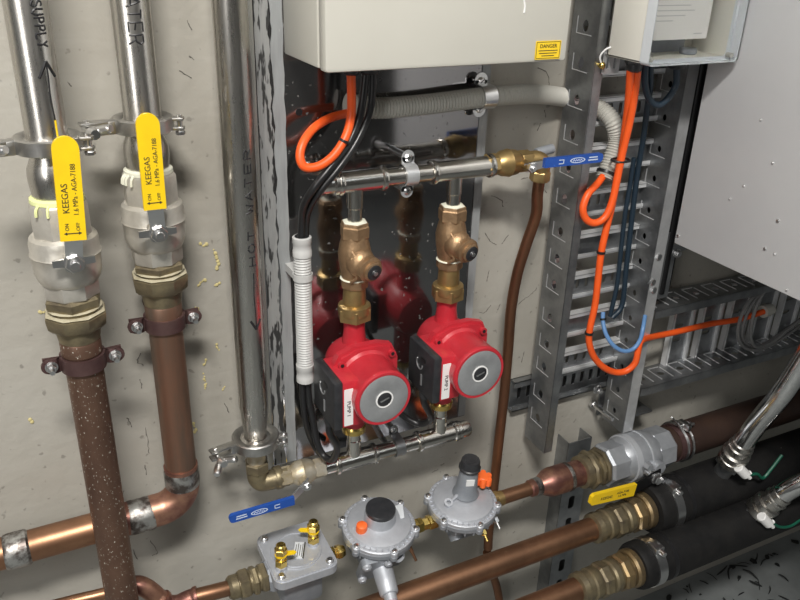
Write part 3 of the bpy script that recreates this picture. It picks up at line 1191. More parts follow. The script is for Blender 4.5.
z1 = 1.127
zv_t = zof(XA, MO + .01, 222)
x_l = A(328, 186, MO).x
manifold(z1, x_l, .545, [(A(336, 185, MO).x, A(385, 177, MO).x, XA), (A(430, 171, MO).x, A(492, 164, MO).x, XB)], -1,
         'polished press-fit pipe running across above the pumps', (zv_t - .004, zv_t - .002))
saddle(W(A(409, 172, MO).x, MO, z1), EX, MR + .0008, .0165, .0215, PO, M['galv_lite'], 'steel saddle clip on the pipe above the pumps', rise=.045)
z2 = .728
ped_t = zof(XA, MO + .008, 432)
manifold(z2, .318, .539, [(A(334, 466, MO).x, A(376, 454, MO).x, XA), (A(416, 442, MO).x, A(456, 431, MO).x, XB)], 1,
         'polished press-fit pipe running across below the pumps', (ped_t + .004, ped_t + .006))
saddle(W(A(398, 447, MO).x, MO, z2), EX, MR + .0008, .0140, .0200, 0.0, M['galv'], 'steel saddle clip on the pipe below the pumps', rise=.058)

# ---------------------------------------------------------------- bronze valves over the pumps
def angle_valve(lab):
    zz = lambda y: zof(XA, MO + .012, y)
    t = thing('check_valve', lab, 'valve', W(XA, MO, zz(306)), 'cast bronze valves between header and pumps')
    mb = MB()
    mb.lathe([(zz(289), .0150), (zz(282), .0152), (zz(278), .0165), (zz(265), .0195), (zz(255), .0205), (zz(247), .0185), (zz(241), .0165), (zz(238), .0162)], W(XA, MO, 0), EZ, 30)
    mb.ball(W(XA + .002, MO + .012, zz(262)), .0185, sc=(1, 1, 1.05))
    mb.lathe([(0, .0172), (.014, .0160), (.018, .0150)], W(XA + .003, MO + .010, zz(263)), (EO * .96 + EX * .22 - EZ * .15), 26)
    mb.build('valve_body', M['bronze'], t)
    mb = MB()
    mb.hexnut(W(XA, MO, zz(241)), W(XA, MO, zz(227)), .0185, .3)
    mb.lathe([(0, .0175), (.0025, .0172), (.004, .0130)], W(XA, MO, zz(227)), EZ, 6, .3)
    mb.build('hex_top', M['bronze'], t)
    ax = (EO * .96 + EX * .22 - EZ * .15).normalized()
    c = W(XA + .003, MO + .010, zz(263)) + ax * .018
    mb = MB()
    mb.lathe([(-.002, .0155), (0, .0162), (.004, .0162), (.0055, .0125), (.0095, .0125), (.0105, .0110)], c, ax, 26)
    cap = mb.build('bonnet_ring', M['bronze'], t)
    mb = MB()
    mb.lathe([(0, .0100), (.0012, .0098), (.0016, .0050), (.003, .0042)], c + ax * .0104, ax, 20)
    mb.build('bonnet_plug', M['black_plastic'], cap, label='dark round plug')
    mb = MB()
    mb.lathe([(0, .0030), (.0012, .0028)], c + ax * .0134, ax, 12)
    mb.build('plug_screw', M['zinc'], cap)
    mb = MB()
    mb.tube(catmull([W(XA - .010, MO + .016, zz(249)), W(XA - .008, MO + .020, zz(254)), W(XA - .012, MO + .018, zz(260)), W(XA - .011, MO + .018, zz(268)), W(XA - .006, MO + .021, zz(274)), W(XA - .012, MO + .016, zz(280))], 5), .0018, 6)
    mb.build('cast_mark', M['bronze'], t)
    mb = MB()
    mb.hexnut(W(XA, MO, zz(290)), W(XA, MO, zz(281)), .0175, .1, 8)
    mb.lathe([(zz(290) - .0005, .0150), (zz(290) + .0008, .0172), (zz(289) + .001, .0172)], W(XA, MO, 0), EZ, 8, .1)
    mb.build('lower_collar', M['bronze'], t)
    mb = MB()
    mb.lathe([(zz(281) - .0008, .0165), (zz(281), .0182), (zz(281) + .0012, .0165)], W(XA, MO, 0), EZ, 20)
    mb.build('thread_tape', M['tape'], t, label='white thread tape')
    mb = MB()
    mb.lathe([(zz(226) - .0004, .0130), (zz(226) + .0006, .0165), (zz(226) + .0022, .0155), (zz(226) + .0034, .0100)], W(XA, MO, 0), EZ, 6, .3)
    mb.build('thread_tape', M['tape'], t, label='white thread tape')
    mb = MB()
    mb.lathe([(zz(309), .0140), (zz(306), .0148), (zz(291), .0140), (zz(288), .0140)], W(XA, MO, 0), EZ, 28)
    mb.ball(W(XA + .004, MO + .0145, zz(310)), .0045, 12, 8)
    mb.build('union_sleeve', M['brass'], t)
    mb = MB()
    mb.lathe([(zz(323), .0185), (zz(321.5), .0222), (zz(311), .0222), (zz(308), .0170)], W(XA, MO, 0), EZ, 6, .25)
    mb.lathe([(zz(316), .0205), (zz(313), .0212), (zz(308), .0205), (zz(306.5), .0165)], W(XA, MO, 0), EZ, 30)
    mb.build('union_nut', M['brass'], t)
    return t


DX, DZ = XB - XA, .0035
v1 = angle_valve('cast bronze valve above the pump labelled PUMP 1')
v2 = copy_tree(v1, 'cast bronze valve above the pump labelled PUMP 2')
v2.location += Vector((DX, 0, DZ))


# ---------------------------------------------------------------- red circulating pumps
def pump(lab, number, dx, dz):
    X = XA + dx
    ztop = zof(XA, MO + .012, 323) + dz
    zbot = zof(XA, MO + .008, 430) + dz
    zc = (ztop + zbot) / 2 + .0155
    t = thing('circulating_pump', lab, 'pump', W(X, MO, zbot), 'red circulating pumps')
    mb = MB()
    # pump casting: ports, round volute, shoulder flange
    mb.lathe([(zbot, .0150), (zbot + .012, .0150), (zc - .030, .0165), (zc, .018), (zc + .030, .0165), (ztop - .016, .0138), (ztop - .006, .0138), (ztop, .0148)], W(X, MO, 0), EZ, 30)
    mb.lathe([(.044, .020), (.048, .030), (.056, .034), (.070, .038), (.088, .039), (.094, .0415), (.1005, .0425)], W(X, 0, zc), EO, 40)
    mb.build('pump_casing', M['red'], t)
    mb = MB()
    fl = [(-.041, -.020), (-.030, -.038), (-.014, -.041), (.014, -.041), (.031, -.038), (.041, -.022), (.041, .018), (.033, .036), (.016, .041), (-.014, .041), (-.032, .034), (-.041, .018)]
    fl = [(x * 1.12, y * 1.12) for x, y in fl]
    mb.plate(fl, [], W(X, .1045, zc), EX, EZ, EO, .009)
    mb.plate([(x * .92, y * .92) for x, y in fl], [], W(X, .1105, zc), EX, EZ, EO, .005)
    flange = mb.build('motor_flange', M['red'], t)
    for sx, sz in ((-.034, .028), (.035, .030), (.035, -.031), (-.032, -.032)):
        mb = MB()
        c = W(X + sx, .113, zc + sz)
        mb.lathe([(0, .0048), (.004, .0048)], c, EO, 14)
        bt = mb.build('bolt', M['red'], t)
        mb = MB()
        mb.lathe([(0, .0026), (.0006, .0026)], c + EO * .004, EO, 6)
        mb.build('hex_socket', M['glass_dark'], bt)
    mb = MB()
    mb.lathe([(.110, .0395), (.1135, .0400), (.1165, .0365), (.158, .0365), (.1605, .0373), (.1645, .0373), (.1665, .0360), (.1665, .0328), (.1655, .0322)], W(X, 0, zc), EO, 48, cap1=True)
    mb.build('motor_housing', M['red'], t)
    mb = MB()
    mb.lathe([(.1650, .0323), (.1668, .0323), (.1672, .0315), (.1672, .0115), (.1664, .0100)], W(X, 0, zc), EO, 44)
    face = mb.build('face_plate', M['silver_face'], t, label='grey round nameplate')
    mb = MB()
    mb.strip_ring(W(X, .1672, zc), EO, .0098, .0116, .0016, seg=32)
    mb.build('plug_ring', M['white'], face)
    mb = MB()
    mb.lathe([(.1660, .0095), (.1676, .0095), (.1684, .0082)], W(X, 0, zc), EO, 28)
    pl = mb.build('vent_plug', M['black_plastic'], face, label='dark slotted screw plug')
    mb = MB()
    mb.obox(W(X, .1686, zc), (EX + EZ * .35).normalized(), (EZ - EX * .35).normalized(), EO, .012, .0018, .0006)
    mb.build('slot', M['zinc'], pl)
    # terminal box on the side
    bx0, bx1, bo0, bo1, bz0, bz1 = X - .0475, X - .022, .080, .1500, zc - .042, zc + .024
    mb = MB()
    mb.box(bx0, bx1 + .004, bo0 + .004, bo1, bz0 + .002, bz1 + .001, .002)
    mb.build('terminal_box', M['red'], t)
    mb = MB()
    mb.box(bx0 - .0115, bx0 + .001, bo0, bo1 + .0005, bz0, bz1 + .002, .0035)
    tl = mb.build('terminal_cover', M['black_plastic'], t, label='black plastic cover')
    mb = MB()
    cx = bx0 - .0118
    cen = Vector((cx, -(bo0 + bo1) / 2, (bz0 + bz1) / 2))
    mb.strip_ring(cen + EZ * .010 - EO * .002, EX, .0070, .0088, .0012, 0, PI * 1.25, 20)
    mb.build('cover_mark', M['silver_face'], tl)
    mb = MB()
    mb.obox(cen - EZ * .012 + EO * .004, EO, EZ, EX, .0035, .016, .0012)
    mb.build('cover_mark', M['silver_face'], tl)
    mb = MB()
    mb.obox(cen + EZ * .020 + EO * .008, EO, EZ, EX, .012, .005, .0010)
    mb.build('cover_mark', M['black'], tl)
    lc = W(bx0 + .0075, bo1 + .0004, (bz0 + bz1) / 2 - .002)
    mb = MB()
    mb.plate(rrect(.0118, .052, .0008, 2), [], lc, EX, EZ, EO, .0006)
    lb = mb.build('white_label', M['white'], t, label='white strip label reading PUMP %d' % number)
    lettering('lettering', 'PUMP %d' % number, .0068, M['black_ink'], lb, lc - EZ * .002 + EO * .0003, -EZ, EX, EO)
    mb = MB()
    mb.lathe([(0, .0075), (.006, .0075), (.010, .0062), (.014, .0050)], W(bx0 - .004, bo0 + .036, bz0 + .001), -EZ, 16)
    mb.build('cable_gland', M['black_plastic'], t)
    # lower union
    mb = MB()
    mb.lathe([(zbot - .006, .0135), (zbot - .005, .0160), (zbot + .003, .0168), (zbot + .006, .0150)], W(X, MO, 0), EZ, 28)
    mb.build('lower_ring', M['brass_bright'], t, label='brass ring under the pump')
    return t, W(bx0 - .004, bo0 + .036, bz0 - .012), zc


p1, cg1, pz1 = pump('red circulating pump labelled PUMP 1 beside the white upright conduit', 1, 0, 0)
p2, cg2, pz2 = pump('red circulating pump labelled PUMP 2 beside the thin copper drop pipe', 2, DX, DZ)
cable('black_cable', [cg1 + EZ * .006, cg1 - EZ * .012, A(337, 446, .112), A(333, 459, .100), A(324, 456, .085), A(317, 442, .075), A(313, 420, .066), A(309, 400, .063), W(xm + .003, VO, zb_ + .004)], .0046, M['black'],
      'black cable hanging in a U from the PUMP 1 cover to the conduit')
cable('black_cable', [W(xm - .004, VO, zb_ + .004), A(303, 400, VO), A(306, 424, .058), A(312, 442, .052), A(322, 456, .048), A(334, 462, .045)], .0040, M['black'],
      'black cable dropping from the white conduit behind the U of another')
cable('black_cable', [cg2 + EZ * .006, cg2 - EZ * .006, A(431, 418, .105), A(421, 424, .088), A(408, 419, .075), A(397, 411, .066), A(386, 406, .055), A(372, 404, .045)], .0046, M['black'],
      'black cable sagging from the PUMP 2 cover behind PUMP 1')


# ---------------------------------------------------------------- the two small ball valves with blue levers
def small_valve(p0, p1, mat, lab, r=.0135, stem_t=.6, lever=None, arm=None, elbow_down=None, elbow_up=None):
    p0, p1 = Vector(p0), Vector(p1)
    d = p1 - p0
    L = d.length
    t = thing('ball_valve', lab, 'valve', p0.lerp(p1, .5), 'blue levered ball valves')
    mb = MB()
    mb.hexnut(p0, p0 + d * .26, r * 1.05, .2)
    mb.hexnut(p0 + d * .74, p1, r * 1.05, .2)
    mb.lathe([(L * .2, r * .8), (L * .27, r * .98), (L * .36, r * 1.22), (L * .46, r * 1.28), (L * .50, r * 1.34), (L * .52, r * 1.28), (L * .66, r * 1.2), (L * .74, r * .98), (L * .8, r * .8)], p0, d, 28)
    c = p0 + d * stem_t
    mb.cyl(c, c + EO * (r * 1.9), r * .48, seg=16)
    mb.build('valve_body', mat, t)
    c2 = c + EO * (r * 1.9)
    mb = MB()
    mb.hexnut(c2 + EO * .002, c2 + EO * .008, .0066, .2)
    mb.rod(c2, c2 + EO * .0115, .0032, 12)
    mb.build('stem_nut', M['zinc'], t)
    a, b = lever          # near end and far end of the blue sleeve
    w = arm
    dv = (b - a)
    ll = dv.length
    dv.normalize()
    n = (EO - dv * EO.dot(dv)).normalized()
    s = n.cross(dv)
    if s.z < 0:
        s = -s
    mb = MB()
    q0 = c2 + EO * .001
    dd = (a + dv * .006) - q0
    l2 = dd.length
    dd.normalize()
    n2 = (EO - dd * EO.dot(dd)).normalized()
    s2 = n2.cross(dd)
    mb.plate([(-.006, -.0065), (l2, -w * .42), (l2, w * .42), (-.006, .0065)], [], q0, dd, s2, n2, .0022)
    mb.build('lever_arm', M['zinc'], t)
    mb = MB()
    h = w / 2
    outl = [(0, -h), (ll - h * .8, -h)] + [(ll - h * .8 + h * .8 * math.cos(x), h * math.sin(x)) for x in [-PI / 2 + PI * k / 10 for k in range(11)]] + [(0, h)]
    mb.plate(outl, [], a, dv, s, n, .0052)
    lv = mb.build('lever', M['blue'], t, label='blue coated lever')
    mid = a + dv * (ll * .55) + n * .0027
    mb = MB()
    ov = [(x * 1.0, y) for x, y in [(ll * .13 * math.cos(2 * PI * k / 24), w * .30 * math.sin(2 * PI * k / 24)) for k in range(24)]]
    iv = [(x * .86, y * .74) for x, y in ov]
    mb.plate(ov, [iv], mid, dv, s, n, .0004)
    mb.build('oval_mark', M['white_print'], lv)
    mb = MB()
    zig = [mid + dv * (ll * .08 * (k / 4 - 1)) + s * (w * .10 * (1 if k % 2 else -1)) for k in range(9)]
    mb.tube(zig, .0005, 5)
    mb.build('oval_lettering', M['white_print'], lv)
    mb = MB()
    far = a + dv * (ll * .82) + n * .0027
    for q, wd in ((.16, .15), (-.12, .17)):
        mb.obox(far + s * (w * q), dv, s, n, ll * wd, w * .12, .0004)
    nr = a + dv * (ll * .27) + n * .0027
    mb.obox(nr + s * (w * .20), dv, s, n, ll * .08, w * .08, .0004)
    mb.obox(nr - s * (w * .20), dv, s, n, ll * .08, w * .08, .0004)
    mb.obox(nr + dv * (ll * .04), dv, s, n, ll * .012, w * .45, .0004)
    mb.build('pale_print', M['white_print'], lv)
    return t


zE = z2 - .002
va = small_valve(W(.258, .068, z2 - .003), W(.322, .074, z2), M['brass_old'], 'grimy ball valve with blue lever below the HOT WATER pipe', .0135, .42,
                 (A(294, 500, .118), A(229, 519, .118)), .0120)
e = thing('brass_elbow', 'tarnished brass elbow under the HOT WATER pipe', 'fitting', W(.230, .062, z2 - .02))
ztop3 = c3.location.z
mb = MB()
mb.lathe([(ztop3 - .0002, .0245), (ztop3 - .003, .0245), (ztop3 - .006, .0150), (ztop3 - .020, .0125), (z2 + .010, .0125)], W(.230, .062, 0), EZ, 28)
mb.build('threaded_tail', M['brass_old'], e)
mb = MB()
mb.hexnut(W(.230, .062, z2 + .014), W(.230, .062, z2 + .030), .0165, .3)
mb.build('hex_nut', M['brass_dirty'], e)
mb = MB()
mb.tube(catmull([W(.230, .062, z2 + .016), W(.230, .062, z2 + .004), W(.2335, .063, z2 - .003), W(.241, .064, z2 - .005), W(.270, .068, z2 - .003)], 6), .0135, 24)
mb.lathe([(0, .0150), (.002, .0160), (.008, .0160), (.010, .0150)], W(.252, .065, z2 - .004), EX, 24)
mb.build('bend', M['brass_dirty'], e)

vb = small_valve(W(.543, MO, z1 + .001), W(.612, MO, z1 + .001), M['brass'], 'brass ball valve with blue lever at the end of the pipe above the pumps', .0135, .74,
                 (A(544, 163, .118), A(602, 157, .118)), .0120)
e = thing('brass_elbow', 'brass elbow turning down from the upper blue levered valve', 'fitting', W(.632, MO, z1 - .03))
mb = MB()
mb.tube(catmull([W(.606, MO, z1 + .001), W(.622, MO, z1 + .001), W(.631, MO, z1 - .004), W(.634, MO - .003, z1 - .014), W(.634, MO - .004, z1 - .030)], 6), .0118, 22)
mb.build('bend', M['brass'], e)
mb = MB()
mb.hexnut(W(.634, MO - .004, z1 - .030), W(.634, MO - .0035, z1 - .016), .0138, .3)
mb.build('hex_nut', M['brass'], e)
mb = MB()
mb.rod(W(.630, MO - .012, z1 + .006), W(.658, MO - .014, z1 + .009), .0065, 18)
mb.build('wall_ear', M['alu_dark'], e, label='grey fixing ear behind')
cable('copper_tube', [W(.634, MO - .004, z1 - .024), W(.634, .070, z1 - .050), A(536, 215, .064), A(526, 245, .058), A(517, 275, .052), A(511, 310, .047), A(508, 350, .044), A(504, 395, .041), A(499, 440, .038), A(494, 485, .036),
                      A(489, 530, .034), A(488, 548, .032)], .0078, M['copper_drop'], 'thin bent copper tube dropping from the upper blue levered valve', 8, 20, 'pipe')
cable('copper_tube', [A(487, 552, .032), A(492, 572, .034), A(497, 588, .034), A(500, 606, .034), A(503, 640, .034)], .0074, M['copper_drop'], 'thin copper tube end emerging under the long copper pipe', 8, 20, 'pipe')

def AX(px, py, X):
    """the place on the upright plane X = const that is seen at px, py"""
    q = Vector(((px - 400) / F, (py - 300) / F, 1.0))
    t = X / q.dot(RX)
    return Vector((X, -DIST + q.dot(NI) * t, CAMH - q.dot(DN) * t))


# ---------------------------------------------------------------- upright ladder tray
LX, RX0 = .703, .868
RO0, RO1 = .0165, .071
tray = thing('cable_tray', 'upright galvanised ladder cable tray carrying the orange cables', 'cable tray', W((LX + RX0) / 2, RO0, .632))
rows = [-12, 26, 63, 100, 135, 168, 199, 232, 259, 285, 318, 344, 367, 394, 418]


def slot(cx, cy, a, b, n=10):
    return [(cx + a * math.cos(2 * PI * k / n), cy + b * math.sin(2 * PI * k / n)) for k in range(n)]


def rail(X, z0, z1, lip, hz, name_mat):
    mb = MB()
    # web in the plane X = const, outline in (out, up)
    ou = [(RO0, z0), (RO1, z0), (RO1, z1), (RO0, z1)]
    mb.plate(ou, [slot(.044, z, .0058 if X == LX else .0040, .0075 if X == LX else .0050) for z in hz if z0 + .01 < z < z1 - .01], W(X, 0, 0), EO, EZ, EX, .0016)
    if X == LX:
        mb.box(min(X, X + lip), max(X, X + lip), RO1 - .0016, RO1, z0, z1)
    mb.box(min(X, X + lip * .7), max(X, X + lip * .7), RO0, RO0 + .0016, z0, z1)
    r = mb.build('side_rail', name_mat, tray)
    if X != LX:
        mb = MB()
        mb.box(X + .0008, X + lip, RO1 - .0016, RO1, z0, z1)
        mb.build('rail_lip', M['galv_lite'], r, label='folded lip of the rail painted paler as lit')  # lighter steel colour paints the light caught by this lip
    mb = MB()
    for z in hz:
        # pressed outlines around the knock-outs
        for a, b in (((.027, z + .011), (.027, z - .010)), ((.027, z - .010), (.058, z - .011))):
            p, q = W(X - .0010, a[0], a[1]), W(X - .0010, b[0], b[1])
            mb.tube([p, p.lerp(q, .5), q], .0007, 6)
    mb.build('pressed_outlines', M['galv_lite'], r)
    return r


hz = [zof(LX, .045, y) for y in rows]
top = hz[0]
hz = [top + .045 * k for k in range(1, 18)] + hz
rail(LX, .632, 2.2, .0145, hz, M['galv'])
hzr = [z + .012 for z in hz] + [hz[-1] - .030]
rail(RX0, .624, 2.2, .0215, hzr, M['galv'])
zr0 = zof(.722, .03, 367)
pitch = (zof(.722, .03, 290.5) - zr0) / 2
for k in range(-0, 22):
    zc_ = zr0 + pitch * k
    if zc_ > 1.9:
        break
    mb = MB()
    hh = .0190
    mb.plate([(LX + .001, zc_ - hh), (RX0 - .001, zc_ - hh), (RX0 - .001, zc_ + hh), (LX + .001, zc_ + hh)],
             [[(xx + a, zc_ + b) for a, b in rrect(.0060, .0165, .0028, 3)] for xx in [LX + .030 + .0175 * q for q in range(7)]] if k % 2 == 0 else [],
             W(0, RO0 + .0028, 0), EX, EZ, EO, .0016)
    rg = mb.build('rung', M['galv'], tray)
    mb = MB()
    for s in (-1, 1):
        mb.box(LX + .001, RX0 - .001, RO0 + .002, RO0 + .0145, zc_ + s * hh - .0010, zc_ + s * hh + .0010)
        mb.box(LX + .001, RX0 - .001, RO0 + .0128, RO0 + .0145, zc_ + s * hh - (.0060 if s > 0 else 0), zc_ + s * hh + (.0060 if s < 0 else 0))
    mb.build('rung_lips', M['lip'], rg, label='folded edges with painted highlight')
for px, py in ((597, 389), (640, 443)):
    mb = MB()
    p = A(px, py, RO0 + .006)
    mb.lathe([(0, .0085), (.0012, .0085)], p, EO, 18)
    mb.hexnut(p + EO * .0012, p + EO * .008, .0066, .2)
    mb.rod(p, p + EO * .013, .0035, 12)
    mb.build('bolt', M['zinc'], tray)

# slotted strut that carries the tray
zs0, zs1 = .686, .742
st = thing('slotted_strut', 'level slotted steel strut fixed across the wall behind the tray foot', 'strut', W(.80, 0, zs0))
mb = MB()
sl = [rrect_ for rrect_ in [[(x + a, (zs0 + zs1) / 2 + b) for a, b in rrect(.0075, .026, .003, 3)] for x in [.690 + .0185 * k for k in range(13)]]]
mb.plate([(.672, zs0), (.935, zs0), (.935, zs1), (.672, zs1)], sl, W(0, .0035, 0), EX, EZ, EO, .002)
mb.box(.672, .935, .0025, .0155, zs1 - .002, zs1)
mb.box(.672, .935, .0025, .0155, zs0, zs0 + .002)
mb.box(.672, .935, .0140, .0155, zs1 - .011, zs1)
mb.box(.672, .935, .0140, .0155, zs0, zs0 + .011)
mb.build('channel', M['galv'], st)
mb = MB()
mb.box(.672, .935, 0, .0028, zs0 + .004, zs1 - .004)
mb.build('backing', M['ferrous'], st)
po = thing('slotted_strut', 'upright slotted strut post from the floor up behind the gas valve', 'strut', W(.812, .0, FLZ))
mb = MB()
mb.plate([(.788, FLZ), (.838, FLZ), (.838, .60), (.788, .60)], [[(.813 + a, z + b) for a, b in rrect(.013, .028, .005, 3)] for z in [FLZ + .03 + .05 * k for k in range(9)]], W(0, .031, 0), EX, EZ, EO, .0022)
mb.box(.788, .790, 0, .031, FLZ, .60)
mb.box(.836, .838, 0, .031, FLZ, .60)
mb.build('channel', M['galv'], po)

# ---------------------------------------------------------------- second tray, lying level
TZ1, TZ0 = .852, .706
TX0, TX1 = .8935, 1.75
tr2 = thing('cable_tray', 'level galvanised ladder cable tray below the grey cabinet side', 'cable tray', W(1.3, RO0, TZ0))


def level_rail(z, lip):
    mb = MB()
    hs = []
    x = TX0 + .022
    while x < TX1 - .03:
        hs.append(slot(x, -.045, .0075, .0058))
        x += .045
    mb.plate([(TX0, -RO1), (TX1, -RO1), (TX1, -RO0), (TX0, -RO0)], [[(a, b) for a, b in h] for h in hs], Vector((0, 0, z)), EX, Vector((0, 1, 0)), EZ, .0016)
    mb.box(TX0, TX1, RO1 - .0016, RO1, z - lip, z)
    mb.box(TX0, TX1, RO0, RO0 + .0016, z - lip * .6, z)
    r = mb.build('side_rail', M['galv'], tr2)
    mb = MB()
    x = TX0 + .022
    while x < TX1 - .03:
        for a, b in (((x - .013, .026), (x - .013, .062)), ((x - .013, .026), (x + .011, .026)), ((x + .013, .028), (x + .013, .062))):
            p, q = W(a[0], a[1], z + .0012), W(b[0], b[1], z + .0012)
            mb.tube([p, p.lerp(q, .5), q], .0010, 6)
        x += .045
    mb.build('pressed_outlines', M['galv_lite'], r)


level_rail(TZ1, .0145)
level_rail(TZ0, .0155)
x = A(707, 345, .03).x - .070
while x < TX1 - .03:
    mb = MB()
    hw = .0250
    sl = [[(x + a, z + b) for a, b in rrect(.018, .007, .003, 3)] for z in (TZ0 + .045, TZ0 + .073, TZ0 + .100)]
    mb.plate([(x - hw, TZ0 + .001), (x + hw, TZ0 + .001), (x + hw, TZ1 - .001), (x - hw, TZ1 - .001)], sl, W(0, RO0 + .003, 0), EX, EZ, EO, .0016)
    rg = mb.build('rung', M['galv'], tr2)
    mb = MB()
    for s in (-1, 1):
        mb.box(x + s * hw - .0009, x + s * hw + .0009, RO0 + .002, RO0 + .0125, TZ0 + .001, TZ1 - .001)
        mb.box(x + s * hw - (.005 if s > 0 else 0), x + s * hw + (.005 if s < 0 else 0), RO0 + .011, RO0 + .0125, TZ0 + .001, TZ1 - .001)
    mb.build('rung_lips', M['lip'], rg, label='folded edges with painted highlight')
    x += .070
br = thing('angle_bracket', 'bolted galvanised bracket at the bottom corner of the grey cabinet', 'bracket', W(.92, .06, .90))
mb = MB()
mb.plate([(.8915, .872), (.916, .872), (.916, .948), (.975, .955), (.975, .992), (.8915, .985)], [], W(0, .066, 0), EX, EZ, EO, .0035)
mb.build('bracket_plate', M['galv'], br)
for px, py in ((657, 256), (677, 253), (651, 281), (652, 289)):
    mb = MB()
    p = A(px, py, .068)
    mb.lathe([(0, .0075), (.001, .0075)], p, EO, 16)
    mb.hexnut(p + EO * .001, p + EO * .006, .0055, .3)
    mb.build('bolt', M['zinc'], br)

# black strip filling the dark gap between tray and cabinet
mb = MB()
mb.box(.906, .934, .0, .055, .872, 2.2, .003)
mb.lathe([(0.88, .0068), (2.2, .0068)], W(.902, .064, 0), EZ, 14)
mb.build('gap_strip', M['ferrous'], org=W(.92, .03, .872), label='plain black strip upright between the tray and the grey cabinet', cat='post')

# ---------------------------------------------------------------- grey cabinet
KX, KZ = .8725, .9830
kab = thing('wall_cabinet', 'big plain grey cabinet seen side on, dotted with small screws', 'cabinet', W(1.3, .10, KZ))
mb = MB()
mb.box(KX, 1.70, .100, .80, KZ, 2.30, .002)
mb.build('cabinet_body', M['cabinet'], kab)
mb = MB()
mb.box(1.30, 1.62, 0, .101, KZ + .05, KZ + .10)
mb.box(1.30, 1.62, 0, .101, 2.05, 2.10)
mb.build('wall_mount', M['galv'], kab)
for px, py in ((678, 236), (761, 120), (773, 163), (744, 186), (730, 199), (778, 221), (765, 249), (775, 254), (787, 290)):
    p = AX(px, py, KX)
    mb = MB()
    r = .0026 if (px, py) in ((678, 236), (778, 221), (765, 249)) else .0017
    mb.lathe([(0, r), (.0010, r * .9), (.0018, r * .4)], p, -EX, 12)
    mb.build('screw', M['zinc'], kab)

# ---------------------------------------------------------------- white junction box with a clear lid
JX0, JX1, JZ0, JZ1, JO0, JO1 = .7155, .8615, 1.2555, 1.52, .076, .139
jb = thing('junction_box', 'white plastic junction box with clear lid and a paper sheet inside', 'junction box', W(.79, JO0, JZ0))
mb = MB()
th = .0035
mb.box(JX0, JX1, JO0, JO0 + th, JZ0, JZ1, .001)
mb.box(JX0, JX0 + th, JO0, JO1, JZ0, JZ1, .001)
mb.box(JX1 - th, JX1, JO0, JO1, JZ0, JZ1, .001)
mb.box(JX0, JX1, JO0, JO1, JZ0, JZ0 + th, .001)
mb.box(JX0, JX1, JO0, JO1, JZ1 - th, JZ1, .001)
mb.build('shell', M['white_box'], jb)
mb = MB()
mb.plate(rrect(JX1 - JX0 + .003, JZ1 - JZ0 + .003, .005, 4), [rrect(JX1 - JX0 - .008, JZ1 - JZ0 - .008, .004, 4)], W((JX0 + JX1) / 2, JO1 + .002, (JZ0 + JZ1) / 2), EX, EZ, EO, .0042)
mb.build('lid_rim', M['white_lid'], jb, label='pale plastic rim of the lid')
mb = MB()
cx, cz = (JX0 + JX1) / 2, (JZ0 + JZ1) / 2
mb.plate(rrect(JX1 - JX0 + .003, JZ1 - JZ0 + .003, .005, 4), [], W(cx, JO1 + .0165, cz), EX, EZ, EO, .0022)
wd, hd = JX1 - JX0 + .003, JZ1 - JZ0 + .003
mb.build('clear_lid', M['clear'], jb, label='see-through plastic lid')
mb = MB()
mb.plate(rrect(wd, hd, .005, 4), [rrect(wd - .003, hd - .003, .004, 4)], W(cx, JO1 + .0098, cz), EX, EZ, EO, .0110)
mb.build('lid_edge', M['white_lid'], jb)
for sx in (-1, 1):
    mb = MB()
    p = W(cx + sx * (wd / 2 - .007), JO1 + .004, JZ0 + .006)
    mb.rod(p, p + EO * .009, .0032, 12)
    mb.build('lid_screw', M['grey_conduit'], jb)
ps = A(649, 41, .128)
pe = A(706, 38, .128)
mb = MB()
pw = pe.x - ps.x
pz = (ps.z + pe.z) / 2
mb.box(ps.x, pe.x, .1272, .1280, pz, JZ1 - .008)
pp = mb.build('paper_sheet', M['paper'], jb, label='white printed paper sheet')
mb = MB()
for k, (a, b, z) in enumerate(((.06, .62, .040), (.06, .70, .034), (.06, .55, .028), (.06, .35, .022), (.75, .90, .006))):
    mb.box(ps.x + pw * a, ps.x + pw * b, .1280, .1282, pz + z, pz + z + .0012)
mb.box(ps.x + pw * .03, ps.x + pw * .98, .1280, .1282, pz + .047, pz + .0476)
for k in range(8):
    mb.box(ps.x + pw * .08, ps.x + pw * (.5 + .3 * ((k * 7) % 5) / 5), .1280, .1282, pz + .055 + k * .007, pz + .0562 + k * .007)
mb.build('faint_print', M['faint'], pp)
mb = MB()
p = A(684, 55, JO0 + .03)
mb.box(JX0 + th, A(690, 50, .1).x, JO0 + th, JO0 + .012, JZ0 + th, pz + .004)
mb.build('dark_gap_block', M['alu_dark'], jb)  # grey block stands in for the dark gap below the paper
mb = MB()
mb.rod(W(p.x, JO0 + .035, JZ0 + th), W(p.x, JO0 + .035, JZ0 + th + .008), .0115, 20)
mb.build('gland_nut', M['alu_dark'], jb)
for lab, x, rr in (('black gland under the white junction box where orange cables leave', A(634, 66, .108).x, .0125), ('black gland under the white junction box beside the dark strip', A(677, 64, .108).x, .014)):
    gland(W(x, .108, JZ0), rr, lab)

